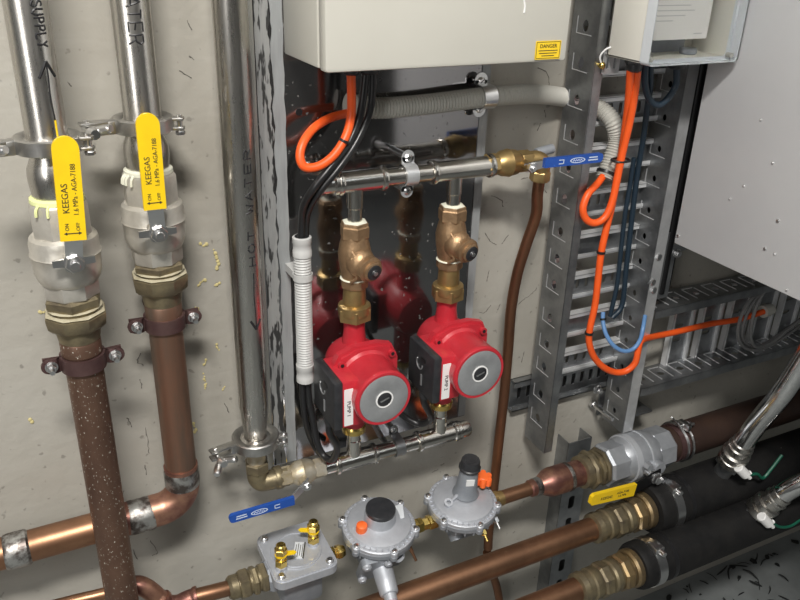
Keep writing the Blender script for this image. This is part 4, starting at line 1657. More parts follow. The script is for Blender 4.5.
# small bracket and brass stud left of the junction box
sb = thing('slotted_plate', 'small pale slotted plate sticking out under the junction box', 'bracket', A(611, 68, .074))
c = A(611, 64, .074)
mb = MB()
mb.plate([(x + c.x, y + c.z) for x, y in ((-.013, -.012), (.014, -.012), (.014, .016), (-.013, .016))], [[(c.x + dx + a, c.z + .001 + b) for a, b in rrect(.005, .014, .002, 3)] for dx in (-.006, .006)], W(0, .0735, 0), EX, EZ, EO, .0022)
mb.build('plate', M['galv_lite'], sb)
mb = MB()
p = A(600, 65, .073)
mb.ball(p + EO * .004, .0048, 14, 10)
mb.cyl(p - EO * .002, p + EO * .004, .003, seg=12)
mb.build('brass_stud', M['brass_bright'], org=p, label='small brass stud on the tray rail below the junction box', cat='stud')
cable('wire_loop', [p + EO * .004, A(600, 57, .078), A(605, 50, .082), A(611, 47, .086)], .0011, M['white'], 'thin white wire from the brass stud to the junction box', 6, 8, 'wire')

# ---------------------------------------------------------------- cables in the trays
TO = .079
oz = JZ0 - .012
oa = cable('orange_cable', [W(A(631, 66, .108).x, .108, oz), A(629, 95, .098), A(626, 122, .086), A(622, 150, TO), A(617, 178, TO), A(612, 205, TO), A(606, 230, TO), A(601, 254, TO), A(598, 280, TO), A(595, 305, TO), A(590, 328, TO),
                            A(589, 341, TO), A(593, 355, .080), A(602, 366, .082), A(614, 372, .084), A(626, 371, .088), A(635, 363, .092), A(638, 351, .092), A(641, 341, .088), A(652, 337, .070), A(676, 332, .058), A(710, 324, .050),
                            A(740, 319, .048), A(767, 310.5, .046)], .0052, M['orange'], 'orange cable running down the upright tray and off along the level one')
ob_ = cable('orange_cable', [cpath[-1] - (cpath[-1] - cpath[-3]).normalized() * .012, A(598, 183, .072), A(588, 194, .078), A(583, 208, TO + .002), A(586, 219, .083), A(595, 223, .086), A(605, 217, .088), A(612, 202, .089), A(617, 180, .089), A(622, 155, .090),
                             A(629, 125, .095), A(634, 98, .102), W(A(638, 66, .108).x, .108, oz)], .0052, M['orange'], 'orange cable looping from the ribbed conduit end up to the junction box')
for cab, px, py, a, oo in ((oa, 601, 252, 10, TO), (oa, 589, 333, 6, TO)):
    mb = MB()
    mb.strip_ring(A(px, py, oo), A(px - 2, py + 12, oo) - A(px, py, oo), .0052, .0066, .0036, seg=20)
    mb.build('cable_tie', M['black'], cab, label='black cable tie')
mb = MB()
q = A(620.5, 160, .084)
d = A(619, 170, .084) - q
mb.tube([q + Vector((.0135 * math.cos(t), -.0105 * math.sin(t), 0)) for t in [2 * PI * k / 24 for k in range(25)]], .0016, 8, cap=False)
mb.build('cable_tie', M['black'], oa, label='black tie round two orange cables')
mb = MB()
p = A(765, 311, .046)
d = (A(765, 311, .046) - A(740, 319, .048)).normalized()
mb.strip_ring(p, d, .0060, .0115, .012, seg=26)
mb.tube([p + d * .006, p + d * .010, p + d * .016], .0105, 18)
mb.build('conduit_end', M['grey_conduit'], org=p, label='grey conduit mouth that swallows the orange cable in the level tray', cat='conduit')
cable('navy_cable', [W(A(650, 62, .108).x, .108, JZ0 + .002), A(650, 88, .096), A(647, 110, .082), A(643, 140, .060), A(638, 170, .050), A(634, 200, .047), A(630, 235, .046), A(626, 270, .046), A(622, 305, .046), A(612, 318, .046)], .0042, M['navy'],
      'dark blue cable running straight down the upright tray')
cable('navy_cable', [W(A(645, 62, .108).x, .108, JZ0 + .002), A(645, 84, .105), A(650, 100, .105), A(659, 105, .104), A(669, 97, .104), A(676, 84, .104), W(A(677, 62, .108).x, .108, JZ0 - .010)], .0045, M['navy'],
      'dark blue cable looped right under the junction box')
cable('navy_cable', [A(634, 158, .046), A(630, 185, .044), A(625, 215, .044), A(621, 250, .044), A(617, 285, .044), A(610, 316, .044)], .0036, M['navy'], 'dark blue cable behind the longer dark one in the upright tray')
bw = cable('blue_wire', [A(603, 312, .060), A(603, 322, .066), A(606, 334, .076), A(613, 345, .086), A(623, 351, .092), A(633, 349, .094), A(640, 340, .094), A(643, 328, .090), A(645, 316, .075)], .0034, M['blue_wire'],
            'pale blue wire hanging in a U across the tray rail')
mb = MB()
mb.strip_ring(A(603, 319, .064), A(604, 326, .068) - A(603, 312, .060), .0034, .0050, .003, seg=16)
mb.build('cable_tie', M['black'], bw, label='black cable tie')
for k, (pts, lab) in enumerate((
        ([A(759, 290, .05), A(747, 305, .055), A(740, 320, .060), A(738, 335, .064), A(743, 346, .066), A(756, 350, .066), A(776, 342, .064), A(800, 326, .062), A(830, 306, .060)], 'grey cable drooping lowest in the level tray'),
        ([A(762, 290, .046), A(751, 306, .050), A(744, 322, .054), A(742, 336, .057), A(747, 344, .059), A(760, 346, .059), A(780, 334, .058), A(805, 316, .056), A(835, 296, .054)], 'grey cable drooping just above the lowest one in the level tray'),
        ([A(766, 288, .060), A(757, 305, .064), A(752, 322, .067), A(751, 338, .070), A(757, 347, .071), A(772, 342, .070), A(790, 328, .068), A(812, 310, .066), A(838, 290, .064)], 'grey cable with the tightest bend in the level tray'))):
    cable('grey_cable', pts, .0032, M['grey_wire'], lab, 8, 10)

# ---------------------------------------------------------------- gas line along the bottom
GL = .090
zg = A(535, 487, GL).z
gx = lambda px, py: A(px, py, GL).x


def xl(mb, prof, z=None, o=GL, seg=28, ph=0):
    """lathe along X; prof holds absolute X and radius"""
    x0 = prof[0][0]
    return mb.lathe([(x - x0, r) for x, r in prof], W(x0, o, zg if z is None else z), EX, seg, ph)


# gas filter
FZ = .606
fx, fo = .2735, .083
gf = thing('gas_filter', 'square grey cast gas filter with two brass test plugs on top', 'gas filter', W(fx, fo, .53))
mb = MB()
mb.box(fx - .030, fx + .030, fo - .034, fo + .030, .528, FZ - .012, .008)
mb.lathe([(0, .024), (.010, .024), (.014, .021)], W(fx - .034, GL, zg - .004), -EX, 8, .4)
mb.lathe([(0, .020), (.008, .020)], W(fx + .034, GL, zg - .002), EX, 8, .4)
mb.build('filter_body', M['alu_dark'], gf)  # darker casting colour carries the shade under the cover plate
mb = MB()
tl_ = .045
mb.plate(rrect(.091, .096, .013, 6), [], W(fx, fo, FZ - .0075), EX, EO, EZ, .0125)
mb.plate(rrect(.087, .092, .012, 6), [], W(fx, fo, FZ - .001), EX, EO, EZ, .003)
mb.lathe([(0, .036), (.0022, .0350)], W(fx - .001, fo, FZ), EZ, 44)
mb.strip_ring(W(fx - .001, fo, FZ + .0022), EZ, .0300, .0325, .0024, seg=44)
mb.build('cover_plate', M['alu'], gf)
for sx in (-1, 1):
    for so in (-1, 1):
        mb = MB()
        c = W(fx + sx * .035, fo + so * .037, FZ)
        mb.lathe([(0, .0058), (.001, .0058), (.0012, .0048), (.0042, .0046), (.0050, .0036)], c, EZ, 16)
        mb.build('bolt', M['zinc'], gf)
mb = MB()
u = (EX * .45 - EO * .0 + Vector((0, .9, 0))).normalized()
v = EZ.cross(u)
mb.obox(W(fx + .002, fo + .004, FZ + .0030), u, v, EZ, .030, .014, .0008)
stk = mb.build('sticker', M['white_lid'], gf, label='small pale sticker')
mb = MB()
for k in range(4):
    mb.obox(W(fx + .002, fo + .004, FZ + .0035) + v * (-.0045 + .003 * k), u, v, EZ, .024 - .004 * (k % 2), .0009, .0003)
mb.obox(W(fx + .002, fo + .004, FZ + .0035) - v * .0068, u, v, EZ, .030, .0018, .0003)
mb.build('sticker_print', M['print'], stk)
for px, py, ang in ((281, 567, -.25), (313, 544, 2.7)):
    c = A(px, py, 0.09)
    k = (FZ - CAMH) / (c.z - CAMH)
    c = Vector((c.x * k, -DIST + (c.y + DIST) * k, FZ))
    mb = MB()
    mb.lathe([(0, .0085), (.006, .0085), (.0066, .0070)], c, EZ, 18)
    tp = mb.build('test_plug', M['alu'], gf)
    mb = MB()
    mb.hexnut(c + EZ * .0066, c + EZ * .018, .0088, .2)
    mb.lathe([(.018, .0062), (.024, .0062)], c, EZ, 18)
    mb.hexnut(c + EZ * .0285, c + EZ * .038, .0090, .5)
    mb.lathe([(.038, .0068), (.043, .0066), (.0445, .0050)], c, EZ, 18)
    mb.build('brass_cap', M['brass_bright'], tp, label='brass test cap')
    mb = MB()
    dr = Vector((math.cos(ang), math.sin(ang), 0))
    dq = EZ.cross(dr)
    mb.plate([(x, y) for x, y in ngon(.0085, 16)] , [], c + EZ * .0265, dr, dq, EZ, .0016)
    mb.plate([(.006, -.0038), (.018, -.0034), (.021, 0), (.018, .0034), (.006, .0038)], [], c + EZ * .0265 + EZ * .0004, dr, dq, EZ, .0016)
    mb.build('yellow_strap', M['yellow'], tp, label='yellow strap')

# inlet union and copper from the left
gf.rotation_euler.x = .06
gf.location += Vector((0, .06 * .06, 0))
un = thing('pipe_union', 'tarnished brass union screwed into the square gas filter', 'fitting', W(.215, GL, zg - .02))
xa, xb = gx(231, 588), fx - .047
mb = MB()
L = xb - xa
zi = zg - .004
xl(mb, [(xa - .004, .0135), (xa, .0165), (xa + L * .18, .0165), (xa + L * .2, .0155), (xb + .002, .0165)], zi)
mb.build('sleeve', M['brass_dirty'], un)
for a, b, r, p in ((.22, .50, .0215, .2), (.56, .74, .0205, .5), (.80, 1.0, .0215, .3)):
    mb = MB()
    mb.hexnut(W(xa + L * a, GL, zi), W(xa + L * b, GL, zi), r, p)
    mb.build('hex_nut', M['brass_dirty'], un)
cpz = thing('copper_pipe', 'thin reddish copper pipe with a kink, along the bottom edge beside the gas filter', 'pipe', A(160, 603, .07))
mb = MB()
low = [W(xa + .006, GL, zi), A(214, 592, GL), A(198, 596, .088), A(186, 600, .086)]
mb.tube(catmull(low, 6), .0105, 22)
mb.tube(catmull([A(126, 588, .062), A(95, 596, .056), A(62, 604, .054), A(-40, 632, .054)], 6), .0080, 20)
mb.build('tube', M['copper'], cpz)
for pts in ([A(198, 596, .088), A(188, 599.5, .086), A(178, 604, .084), A(168, 604, .081), A(161, 599, .078)], [A(161, 601, .078), A(154, 594, .074), A(146, 588, .070), A(137, 585, .066), A(126, 588, .062)]):
    mb = MB()
    P = catmull(pts, 6)
    n = len(P)
    mb.tube(P, .012, 22, [.0122 + (.0016 if i < 3 or i > n - 4 else 0) for i in range(n)])
    mb.build('elbow', M['copper_bright'], cpz, label='reddish copper elbow')


def nipple(xa, xb, lab, r=.0085, mat='brass_bright'):
    mb = MB()
    m = (xa + xb) / 2
    h = abs(xb - xa)
    xl(mb, [(xa - .006, r * .8), (xa + h * .2, r * .8)], zg - .002, seg=20)
    xl(mb, [(xa + h * .15, r), (xa + h * .22, r * 1.15), (m, r * 1.15), (m + h * .05, r)], zg - .002, seg=6, ph=.2)
    xl(mb, [(m, r * .9), (m + h * .2, r * .9), (m + h * .22, r * 1.1), (xb, r * 1.1), (xb + .006, r * .8)], zg - .002, seg=6, ph=.5)
    return mb.build('brass_nipple', M[mat], label=lab, cat='fitting', org=W(m, GL, zg - .01))


nipple(fx + .042, .337, 'short brass nipple between the square filter and the round regulator', .0095)


def flange_lugs(mb, c, r, n, ph, z0, z1):
    for k in range(n):
        a = ph + 2 * PI * k / n
        p = c + Vector((r * math.cos(a), r * math.sin(a), 0))
        mb.lathe([(z0, .0060), (z1 - .001, .0060), (z1, .0050)], p, EZ, 14)


def regulator_common(X, o, Z, R, lab, loc):
    t = thing('gas_regulator', lab, 'gas regulator', W(X, o, loc))
    c = W(X, o, Z)
    mb = MB()
    mb.lathe([(-.030, R * .40), (-.026, R * .58), (-.018, R * .80), (-.014, R * .92), (-.0135, R), (-.0068, R), (-.0062, R * .99)], c, EZ, 56)
    flange_lugs(mb, c, R * 1.0, 6, .5, -.0135, -.0066)
    for k in range(24):
        a = 2 * PI * k / 24 + .1
        p = c + Vector((R * .90 * math.cos(a), R * .90 * math.sin(a), -.0165))
        mb.obox(p, Vector((math.cos(a), math.sin(a), 0)), Vector((-math.sin(a), math.cos(a), 0)), EZ, R * .16, .0022, .008)
    mb.build('lower_bowl', M['alu_dark'], t)
    mb = MB()
    mb.lathe([(-.0062, R * .99), (-.0056, R), (-.0008, R), (0, R * .98), (.0006, R * .90), (.0022, R * .875), (.0045, R * .85), (.0058, R * .78), (.0082, R * .60), (.0100, R * .46), (.0104, R * .44)], c, EZ, 56)
    flange_lugs(mb, c, R * 1.0, 6, .5, -.0060, .0012)
    for k in range(36):
        a = 2 * PI * k / 36
        p = c + Vector((R * .905 * math.cos(a), R * .905 * math.sin(a), .0010))
        mb.obox(p, Vector((math.cos(a), math.sin(a), 0)), Vector((-math.sin(a), math.cos(a), 0)), EZ, R * .10, .0016, .0030)
    mb.build('diaphragm_cover', M['alu'], t)
    for k in range(6):
        a = .5 + 2 * PI * k / 6
        p = c + Vector((R * math.cos(a), R * math.sin(a), .0012))
        mb = MB()
        mb.lathe([(0, .0042), (.0024, .0040), (.0032, .0028)], p, EZ, 12)
        mb.build('screw', M['zinc'], t)
    return t, c


# first regulator, black flat cap
x1, R1 = A(378, 522, GL).x, .0535
Z1 = A(378, 522, GL).z - .001
r1, c1 = regulator_common(x1, GL, Z1, R1, 'round grey gas regulator with a wide black cap and orange button', zg - .06)
mb = MB()
mb.lathe([(.010, .0235), (.013, .0225), (.027, .0218), (.0275, .0205)], c1, EZ, 36)
mb.build('spring_collar', M['alu'], r1)
mb = MB()
mb.lathe([(.0268, .0202), (.0275, .0216), (.0325, .0216), (.0340, .0205), (.0342, .0001)], c1, EZ, 40, cap1=False)
mb.build('black_cap', M['black_plastic'], r1, label='wide flat black cap')
mb = MB()
p = c1 + Vector((-.031, -.006, .0085))
mb.lathe([(-.004, .0080), (.004, .0084), (.009, .0078), (.0108, .0050)], p, EZ, 18)
mb.build('orange_button', M['orange_cap'], r1, label='orange vent button')
mb = MB()
mb.obox(c1 + Vector((.034, .004, .0080)), Vector((.35, .93, 0)).normalized(), Vector((-.9, .33, -.28)).normalized(), Vector((.26, -.1, .96)).normalized(), .026, .012, .0010)
mb.build('paper_tag', M['white_lid'], r1, label='pale sticker on the dome')
mb = MB()
# valve body below, slanted front flange with bolts, outlet spout
mb.box(x1 - .030, x1 + .030, GL - .026, GL + .030, zg - .040, Z1 - .020, .006)
mb.lathe([(0, .0165), (.010, .0165)], W(x1 - .030, GL, zg - .002), -EX, 26)
mb.lathe([(0, .0150), (.012, .0150)], W(x1 + .030, GL, zg - .002), EX, 26)
mb.build('valve_body', M['alu_dark'], r1)
fd = (EO * .93 - EZ * .30 + EX * -.12).normalized()
fu = EZ.cross(fd).normalized()
fv = fd.cross(fu)
fc = W(x1 - .020, GL + .034, zg - .016)
mb = MB()
mb.plate(rrect(.046, .058, .009, 5), [], fc, fu, fv, fd, .010)
mb.build('front_flange', M['alu_dark'], r1)
for sx in (-1, 1):
    for sy in (-1, 1):
        mb = MB()
        p = fc + fu * (sx * .016) + fv * (sy * .022) + fd * .005
        mb.lathe([(0, .0068), (.003, .0068), (.0045, .0050), (.006, .0046)], p, fd, 14)
        mb.build('bolt', M['alu'], r1)
mb = MB()
sc_ = fc + fu * (.012 if fu.x > 0 else -.012) - fv * .004
mb.lathe([(0, .0150), (.018, .0145), (.036, .0135), (.038, .0120)], sc_ + fd * .004, fd, 26)
mb.lathe([(.036, .0095), (.047, .0092)], sc_ + fd * .004, fd, 22)
mb.build('outlet_spout', M['alu'], r1)
mb = MB()
mb.lathe([(0, .0085), (.004, .0085), (.006, .0078), (.020, .0074), (.022, .006)], sc_ + fd * .050, fd, 18)
mb.build('lilac_plug', M['purple_cap'], r1, label='pale lilac plug on the spout')
mb = MB()
p = c1 + Vector((.034, -.030, -.022))
mb.cyl(p, p + Vector((.004, -.008, -.012)), .0030, seg=12)
mb.cyl(p + Vector((.004, -.008, -.012)), p + Vector((.008, -.016, -.024)), .0022, seg=12)
mb.build('test_nipple', M['copper'], r1, label='small copper coloured test nipple')
mb = MB()
mb.strip_ring(c1 + Vector((.012, -.040, -.026)), EZ * .6 + EO * .8, .0065, .0105, .008, seg=24)
mb.build('port_ring', M['alu'], r1)

# second regulator, tall tower
x2, R2_ = A(462, 499, GL).x, .0535
Z2_ = A(462, 499, GL).z - .001
r2, c2_ = regulator_common(x2, GL, Z2_, R2_, 'round grey gas regulator with a tall black topped tower and orange knob', zg - .06)
mb = MB()
ct = c2_ + Vector((.005, .003, .003))
mb.lathe([(.010, .0205), (.015, .0178), (.022, .0165), (.058, .0135), (.060, .0128)], ct, EZ, 32)
mb.build('spring_tower', M['alu_dark'], r2)
mb = MB()
mb.lathe([(.058, .0142), (.0595, .0165), (.0625, .0168), (.064, .0152), (.073, .0145), (.076, .0135)], ct, EZ, 14)
mb.lathe([(.0755, .0098), (.0765, .0095)], ct, EZ, 6)
mb.build('black_cap', M['black_plastic'], r2, label='ribbed black cap')
mb = MB()
d = Vector((-.32, -.95, 0)).normalized()
mb.obox(ct + d * .0148 + EZ * .043, Vector((d.y, -d.x, 0)) * -1, EZ, d, .0125, .012, .0012)
mb.build('white_label', M['white'], r2, label='small white label')
mb = MB()
p = c2_ + Vector((.0375, .008, .009))
mb.lathe([(-.002, .0055), (.010, .0052)], p, EZ, 14)
ks = mb.build('knob_stem', M['brass'], r2)
mb = MB()
mb.lathe([(.007, .0080), (.009, .0106), (.020, .0106), (.0225, .0080)], p, EZ, 20)
for k in range(6):
    a = 2 * PI * k / 6
    q = p + Vector((.0098 * math.cos(a), .0098 * math.sin(a), 0))
    mb.lathe([(.008, .0040), (.009, .0048), (.020, .0048), (.0215, .0040)], q, EZ, 10)
mb.build('orange_knob', M['orange_cap'], r2, label='orange lobed knob')
mb = MB()
q = c2_ + Vector((-.030, -.006, .0125))
mb.strip_ring(q, Vector((-.1, -.35, .9)), .0034, .0068, .004, seg=20)
mb.tube([q + Vector((.006, .002, 0)), q + Vector((.012, .004, .001)), q + Vector((.018, .006, .003))], .0028, 10)
mb.build('eye_lug', M['alu'], r2)
mb = MB()
mb.box(x2 - .026, x2 + .026, GL - .026, GL + .026, zg - .036, Z2_ - .020, .007)
mb.lathe([(0, .0175), (.012, .0175), (.016, .0155)], W(x2 - .026, GL, zg - .002), -EX, 26)
mb.lathe([(0, .0150), (.014, .0150)], W(x2 + .026, GL, zg - .002), EX, 26)
mb.lathe([(0, .012), (.010, .011)], W(x2 - .016, GL + .016, zg - .026), (EO * .8 - EZ * .6), 20)
mb.build('valve_body', M['alu_dark'], r2)
for v, m, l in ((Vector((.010, -.047, -.020)), 'brass_bright', 'small brass test nipple'), (Vector((.038, -.036, -.016)), 'zinc', 'small zinc test nipple')):
    mb = MB()
    p = c2_ + v
    mb.cyl(p + Vector((0, .012, .006)), p, .0034, seg=12)
    mb.hexnut(p, p + Vector((.001, -.006, -.005)), .0048, .2)
    mb.cyl(p, p + Vector((.002, -.014, -.011)), .0024, seg=12)
    mb.build('test_nipple', M[m], r2, label=l)
def tilt(root, a):
    """lean the whole fitting a little outwards about its pipe axis"""
    h = zg - root.location.z
    root.rotation_euler.x = a
    root.location += Vector((0, h * math.sin(a), h * (1 - math.cos(a))))


tilt(r1, .13)
tilt(r2, .11)
nipple(x1 + .042, x2 - .042, 'brass nipple linking the black capped and the tall towered regulator', .0105)

# outlet copper, reducer, union and large valve
mb = MB()
xa = x2 + .0505
xl(mb, [(xa, .0115), (xa + .004, .0135), (xa + .016, .0135), (xa + .017, .0120), (xa + .024, .0120)])
xl(mb, [(xa + .004, .0150), (xa + .012, .0150)], seg=6, ph=.3)
mb.build('brass_ferrule', M['brass'], label='brass ferrule on the tall towered regulator outlet', cat='fitting', org=W(xa, GL, zg))
rp = thing('copper_pipe', 'short copper pipe swelling into a reducer before the big grey valve', 'pipe', W(.66, GL, zg))
mb = MB()
xe = gx(541, 484)
xl(mb, [(xa + .018, .0112), (xe, .0112)])
mb.build('tube', M['copper'], rp)
mb = MB()
x5, x6, x7, x8, x9 = gx(529, 488), gx(538, 485), gx(547, 482), gx(568, 475), gx(583, 470)
xl(mb, [(x5, .0118), (x5 + .002, .0138), (x5 + .010, .0138), (x6, .0132), (x6 + .004, .0152), (x7, .0225), (x7 + .008, .0240), (x8 - .006, .0240), (x8, .0228), (x8 + .004, .0222)])
mb.build('reducer', M['copper_bright'], rp, label='heat stained copper reducer')
mb = MB()
xl(mb, [(x5 + .0095, .0146), (x6 + .002, .0150), (x6 + .004, .0138)])
xl(mb, [(x8 - .007, .0246), (x8 - .001, .0246), (x8 + .001, .0228)])
mb.build('solder_rings', M['solder'], rp, label='dull solder rings')
mb = MB()
xl(mb, [(x8, .0218), (x9 + .01, .0218)])
mb.build('large_tube', M['copper_bright'], rp)
gu = thing('pipe_union', 'grimy brass union between the copper reducer and the big grey valve', 'fitting', W(.79, GL, zg - .03))
xc, xd = gx(579, 472), gx(601, 464)
L = xd - xc
mb = MB()
xl(mb, [(xc, .0225), (xc + L * .05, .0275), (xc + L * .28, .0285), (xc + L * .32, .0255), (xd + .004, .0255)])
mb.build('sleeve', M['brass_dirty'], gu)
for a, b, r, p in ((.30, .58, .0335, .1), (.64, .80, .0315, .4), (.84, 1.0, .0330, .2)):
    mb = MB()
    mb.hexnut(W(xc + L * a, GL, zg), W(xc + L * b, GL, zg), r, p, 8)
    mb.build('hex_nut', M['brass_dirty'], gu)

gv = thing('ball_valve', 'large grey cast ball valve with a short yellow lever', 'valve', W(.88, GL, zg - .04))
xv0, xv1 = xd, gx(664, 444)
L = xv1 - xv0
mb = MB()
xl(mb, [(xv0, .0330), (xv0 + L * .03, .0365), (xv0 + L * .26, .0365), (xv0 + L * .29, .034)], seg=8, ph=.2)
xl(mb, [(xv0 + L * .24, .034), (xv0 + L * .30, .0380), (xv0 + L * .40, .0405), (xv0 + L * .62, .0405), (xv0 + L * .70, .038), (xv0 + L * .76, .034)], seg=40)
xl(mb, [(xv0 + L * .70, .034), (xv0 + L * .73, .0375), (xv0 + L * .97, .0375), (xv1, .0340)], seg=8, ph=.2)
ps = W(xv0 + L * .60, GL, zg)
sd = (EO * .93 + EZ * .05 - EX * 0).normalized()
mb.cyl(ps, ps + sd * .052, .0110, seg=20)
mb.build('valve_body', M['galv_valve'], gv)
mb = MB()
for a, b in ((.33, .42), (.55, .58)):
    xl(mb, [(xv0 + L * a, .0390), (xv0 + L * a + .001, .0416), (xv0 + L * b - .001, .0416), (xv0 + L * b, .0390)], seg=40)
mb.build('raised_bands', M['valve_band'], gv, label='paler raised bands')
mb = MB()
ar = A(634, 489, .155)
stp = A(655, 477, .150)
q = ar - stp
mb.plate([(-.012, -.011), (q.length + .004, -.010), (q.length + .004, .010), (-.012, .011)], [], stp, q.normalized(), EO.cross(q.normalized()).normalized(), EO, .0030)
mb.build('lever_arm', M['ferrous'], gv, label='black lever arm')
mb = MB()
mb.cyl(W(stp.x, GL + .03, stp.z), W(stp.x, .152, stp.z), .0075, seg=16)
mb.lathe([(0, .0105), (.002, .0105)], stp + EO * .002, EO, 20)
mb.hexnut(stp + EO * .004, stp + EO * .011, .0090, .2)
mb.build('stem_nut', M['zinc'], gv)
mb = MB()
b = stp + EZ * .020 - EX * .012
mb.lathe([(0, .008), (.010, .007)], b - EO * .012, EO, 6)
mb.build('body_bolt', M['galv_valve'], gv)
la, lb_ = A(634, 489, .159), A(590, 500, .163)
dv = (lb_ - la)
ll = dv.length
dv.normalize()
nn = (EO - dv * EO.dot(dv)).normalized()
ss = nn.cross(dv)
if ss.z < 0:
    ss = -ss
mb = MB()
w_ = .0225
mb.plate([(0, -w_ / 2), (ll - .004, -w_ * .42), (ll, -w_ * .25), (ll, w_ * .30), (ll - .004, w_ * .46), (0, w_ / 2)], [], la, dv, ss, nn, .0065)
lv = mb.build('lever', M['yellow'], gv, label='short yellow lever')
rd = -dv
ps_ = la + dv * (ll * .30) + nn * .0033
lettering('lettering', 'AGA-7188', .0060, M['print'], lv, ps_ + ss * .0028, rd, ss, nn)
lettering('lettering', '1.6 MPa', .0060, M['print'], lv, ps_ - ss * .0035, rd, ss, nn)
lettering('lettering', 'KEEGAS', .0072, M['print'], lv, la + dv * (ll * .66) + nn * .0033 - ss * .001, rd, ss, nn)

sbk = thing('support_bracket', 'dark grey bolted bracket behind the top of the big grey valve', 'bracket', W(.90, .02, .625))
mb = MB()
mb.box(.868, .950, .0, .004, .620, .668, .0006)
mb.box(.868, .950, .0, .052, .634, .638, .0006)
mb.build('bracket_plate', M['galv'], sbk)
mb = MB()
p = A(617, 433, .075)
mb.cyl(W(p.x, .004, .650), W(p.x, .060, .650), .0035, seg=12)
mb.hexnut(W(p.x, .004, .650), W(p.x, .011, .650), .0070, .2)
mb.build('bolt', M['zinc'], sbk)
# dark brown gas pipe beyond, with clamp
mb = MB()
xl(mb, [(xv1 - .012, .0315), (2.58, .0315)], zg, seg=36)
mb.build('gas_pipe', M['brown_pipe'], org=W(1.6, GL, zg), label='dark brown steel pipe running off from the big grey valve under the level tray', cat='pipe')
xk = gx(676, 440)
pc = thing('pipe_clamp', 'wire clamp with a small bolt on the dark brown pipe', 'clamp', W(xk, GL, zg))
mb = MB()
xl(mb, [(xk - .016, .0322), (xk - .016, .0336), (xk + .004, .0336), (xk + .004, .0322)], seg=40)
mb.build('purple_collar', M['strap'], pc, label='purple brown collar')
mb = MB()
for dx in (-.004, .008):
    mb.tube([W(xk + dx, GL + .0350 * math.cos(a), zg + .0350 * math.sin(a)) for a in [2 * PI * k / 40 for k in range(41)]], .0024, 8, cap=False)
mb.build('clamp_band', M['zinc'], pc)
mb = MB()
p = W(xk + .002, GL + .010, zg + .040)
mb.rod(p - EX * .012 - EO * .004, p + EX * .018 + EO * .004, .0030, 12)
mb.hexnut(p + EX * .006, p + EX * .012, .0062, .2)
mb.box(p.x - .004, p.x + .004, GL - .002, GL + .022, zg + .034, zg + .046, .001)
mb.tube(catmull([p - EX * .010, p - EX * .022 + EZ * .012, p - EX * .036 + EZ * .026], 5), .0017, 8)
mb.build('clamp_bolt', M['zinc'], pc)


# ---------------------------------------------------------------- two insulated lines below
def insulated(o, z, r_cu, px_b0, px_b1, px_ins, R, labels, clamp_px, xstart):
    at = lambda px, py: A(px, py, o).x
    xb0, xb1, xi = at(*px_b0), at(*px_b1), at(*px_ins)
    mb = MB()
    xl(mb, [(xstart, r_cu), (xb0 + .012, r_cu)], z, o, 34)
    mb.build('copper_pipe', M['copper'], org=W((xstart + xb0) / 2, o, z), label=labels[0], cat='pipe')
    t = thing('pipe_union', labels[1], 'fitting', W((xb0 + xb1) / 2, o, z - .03))
    L = xb1 - xb0
    mb = MB()
    xl(mb, [(xb0, r_cu * 1.02), (xb0 + L * .02, r_cu * 1.30), (xb0 + L * .10, r_cu * 1.36), (xb0 + L * .12, r_cu * 1.22), (xb0 + L * .20, r_cu * 1.22), (xb0 + L * .22, r_cu * 1.36), (xb0 + L * .30, r_cu * 1.36), (xb0 + L * .32, r_cu * 1.28), (xb1 + .004, r_cu * 1.28)], z, o, 34)
    mb.build('sleeve', M['brass_dirty'], t)
    for a, b, r, ph, m, n in ((.34, .50, 1.52, .1, 'brass_dirty', 8), (.53, .66, 1.42, .4, 'brass_dirty', 30), (.68, .84, 1.62, .25, 'brass_worn', 8), (.87, 1.02, 1.66, .2, 'brass_worn', 30)):
        mb = MB()
        mb.hexnut(W(xb0 + L * a, o, z), W(xb0 + L * b, o, z), r_cu * r, ph, n)
        mb.build('nut', M[m], t)
    ins = thing('insulated_pipe', labels[2], 'pipe', W(1.6, o, z - R))
    mb = MB()
    xl(mb, [(xi, R * .72), (xi + .0012, R * .93), (xi + .006, R * .985), (xi + .012, R), (2.58, R)], z, o, 48)
    mb.build('foam_sleeve', M['rubber'], ins)
    xc = at(*clamp_px)
    hc = thing('hose_clamp', labels[3], 'clamp', W(xc, o, z - R))
    mb = MB()
    mb.strip_ring(W(xc, o, z), EX, R * 1.001, R * 1.001 + .0016, .0165, seg=56)
    mb.build('band', M['zinc'], hc)
    mb = MB()
    a = math.radians(60)
    p = W(xc, o + (R + .006) * math.cos(a) * .55, z + (R + .004) * math.sin(a) * 1.06)
    mb.box(xc - .009, xc + .009, -p.y - .012, -p.y + .010, p.z - .004, p.z + .006, .0015)
    mb.rod(p + EO * .008 + EZ * .001, p + EO * .020 + EZ * .001, .0045, 12)
    mb.build('worm_housing', M['zinc'], hc)
    mb = MB()
    xl(mb, [(xc + .026, R * 1.012), (xc + .030, R * 1.018), (xc + .034, R * 1.012)], z, o, 48, )
    mb.build('foam_seam', M['black'], ins, label='raised seam in the foam')
    return xi


I2o, I2z = .150, A(600, 526, .150).z
insulated(I2o, I2z, .0190, (591, 532), (645, 513), (645, 513), .0440,
          ['long dull copper pipe crossing below the two regulators', 'brass couplings between the long copper pipe and black foam', 'black foam insulated pipe that the upper braided hose joins', 'steel hose clamp on the upper black foam pipe'], (662, 505), .22)

I3o, I3z = .207, A(690, 544, .207).z

insulated(I3o, I3z, .0190, (576, 590), (634, 566), (632, 567), .0388,
          ['dull copper pipe end at the bottom edge, lowest of the copper lines', 'brass couplings at the bottom edge ahead of the lower black foam', 'black foam insulated pipe nearest the floor', 'steel hose clamp on the foam pipe nearest the floor'], (647, 560), .50)


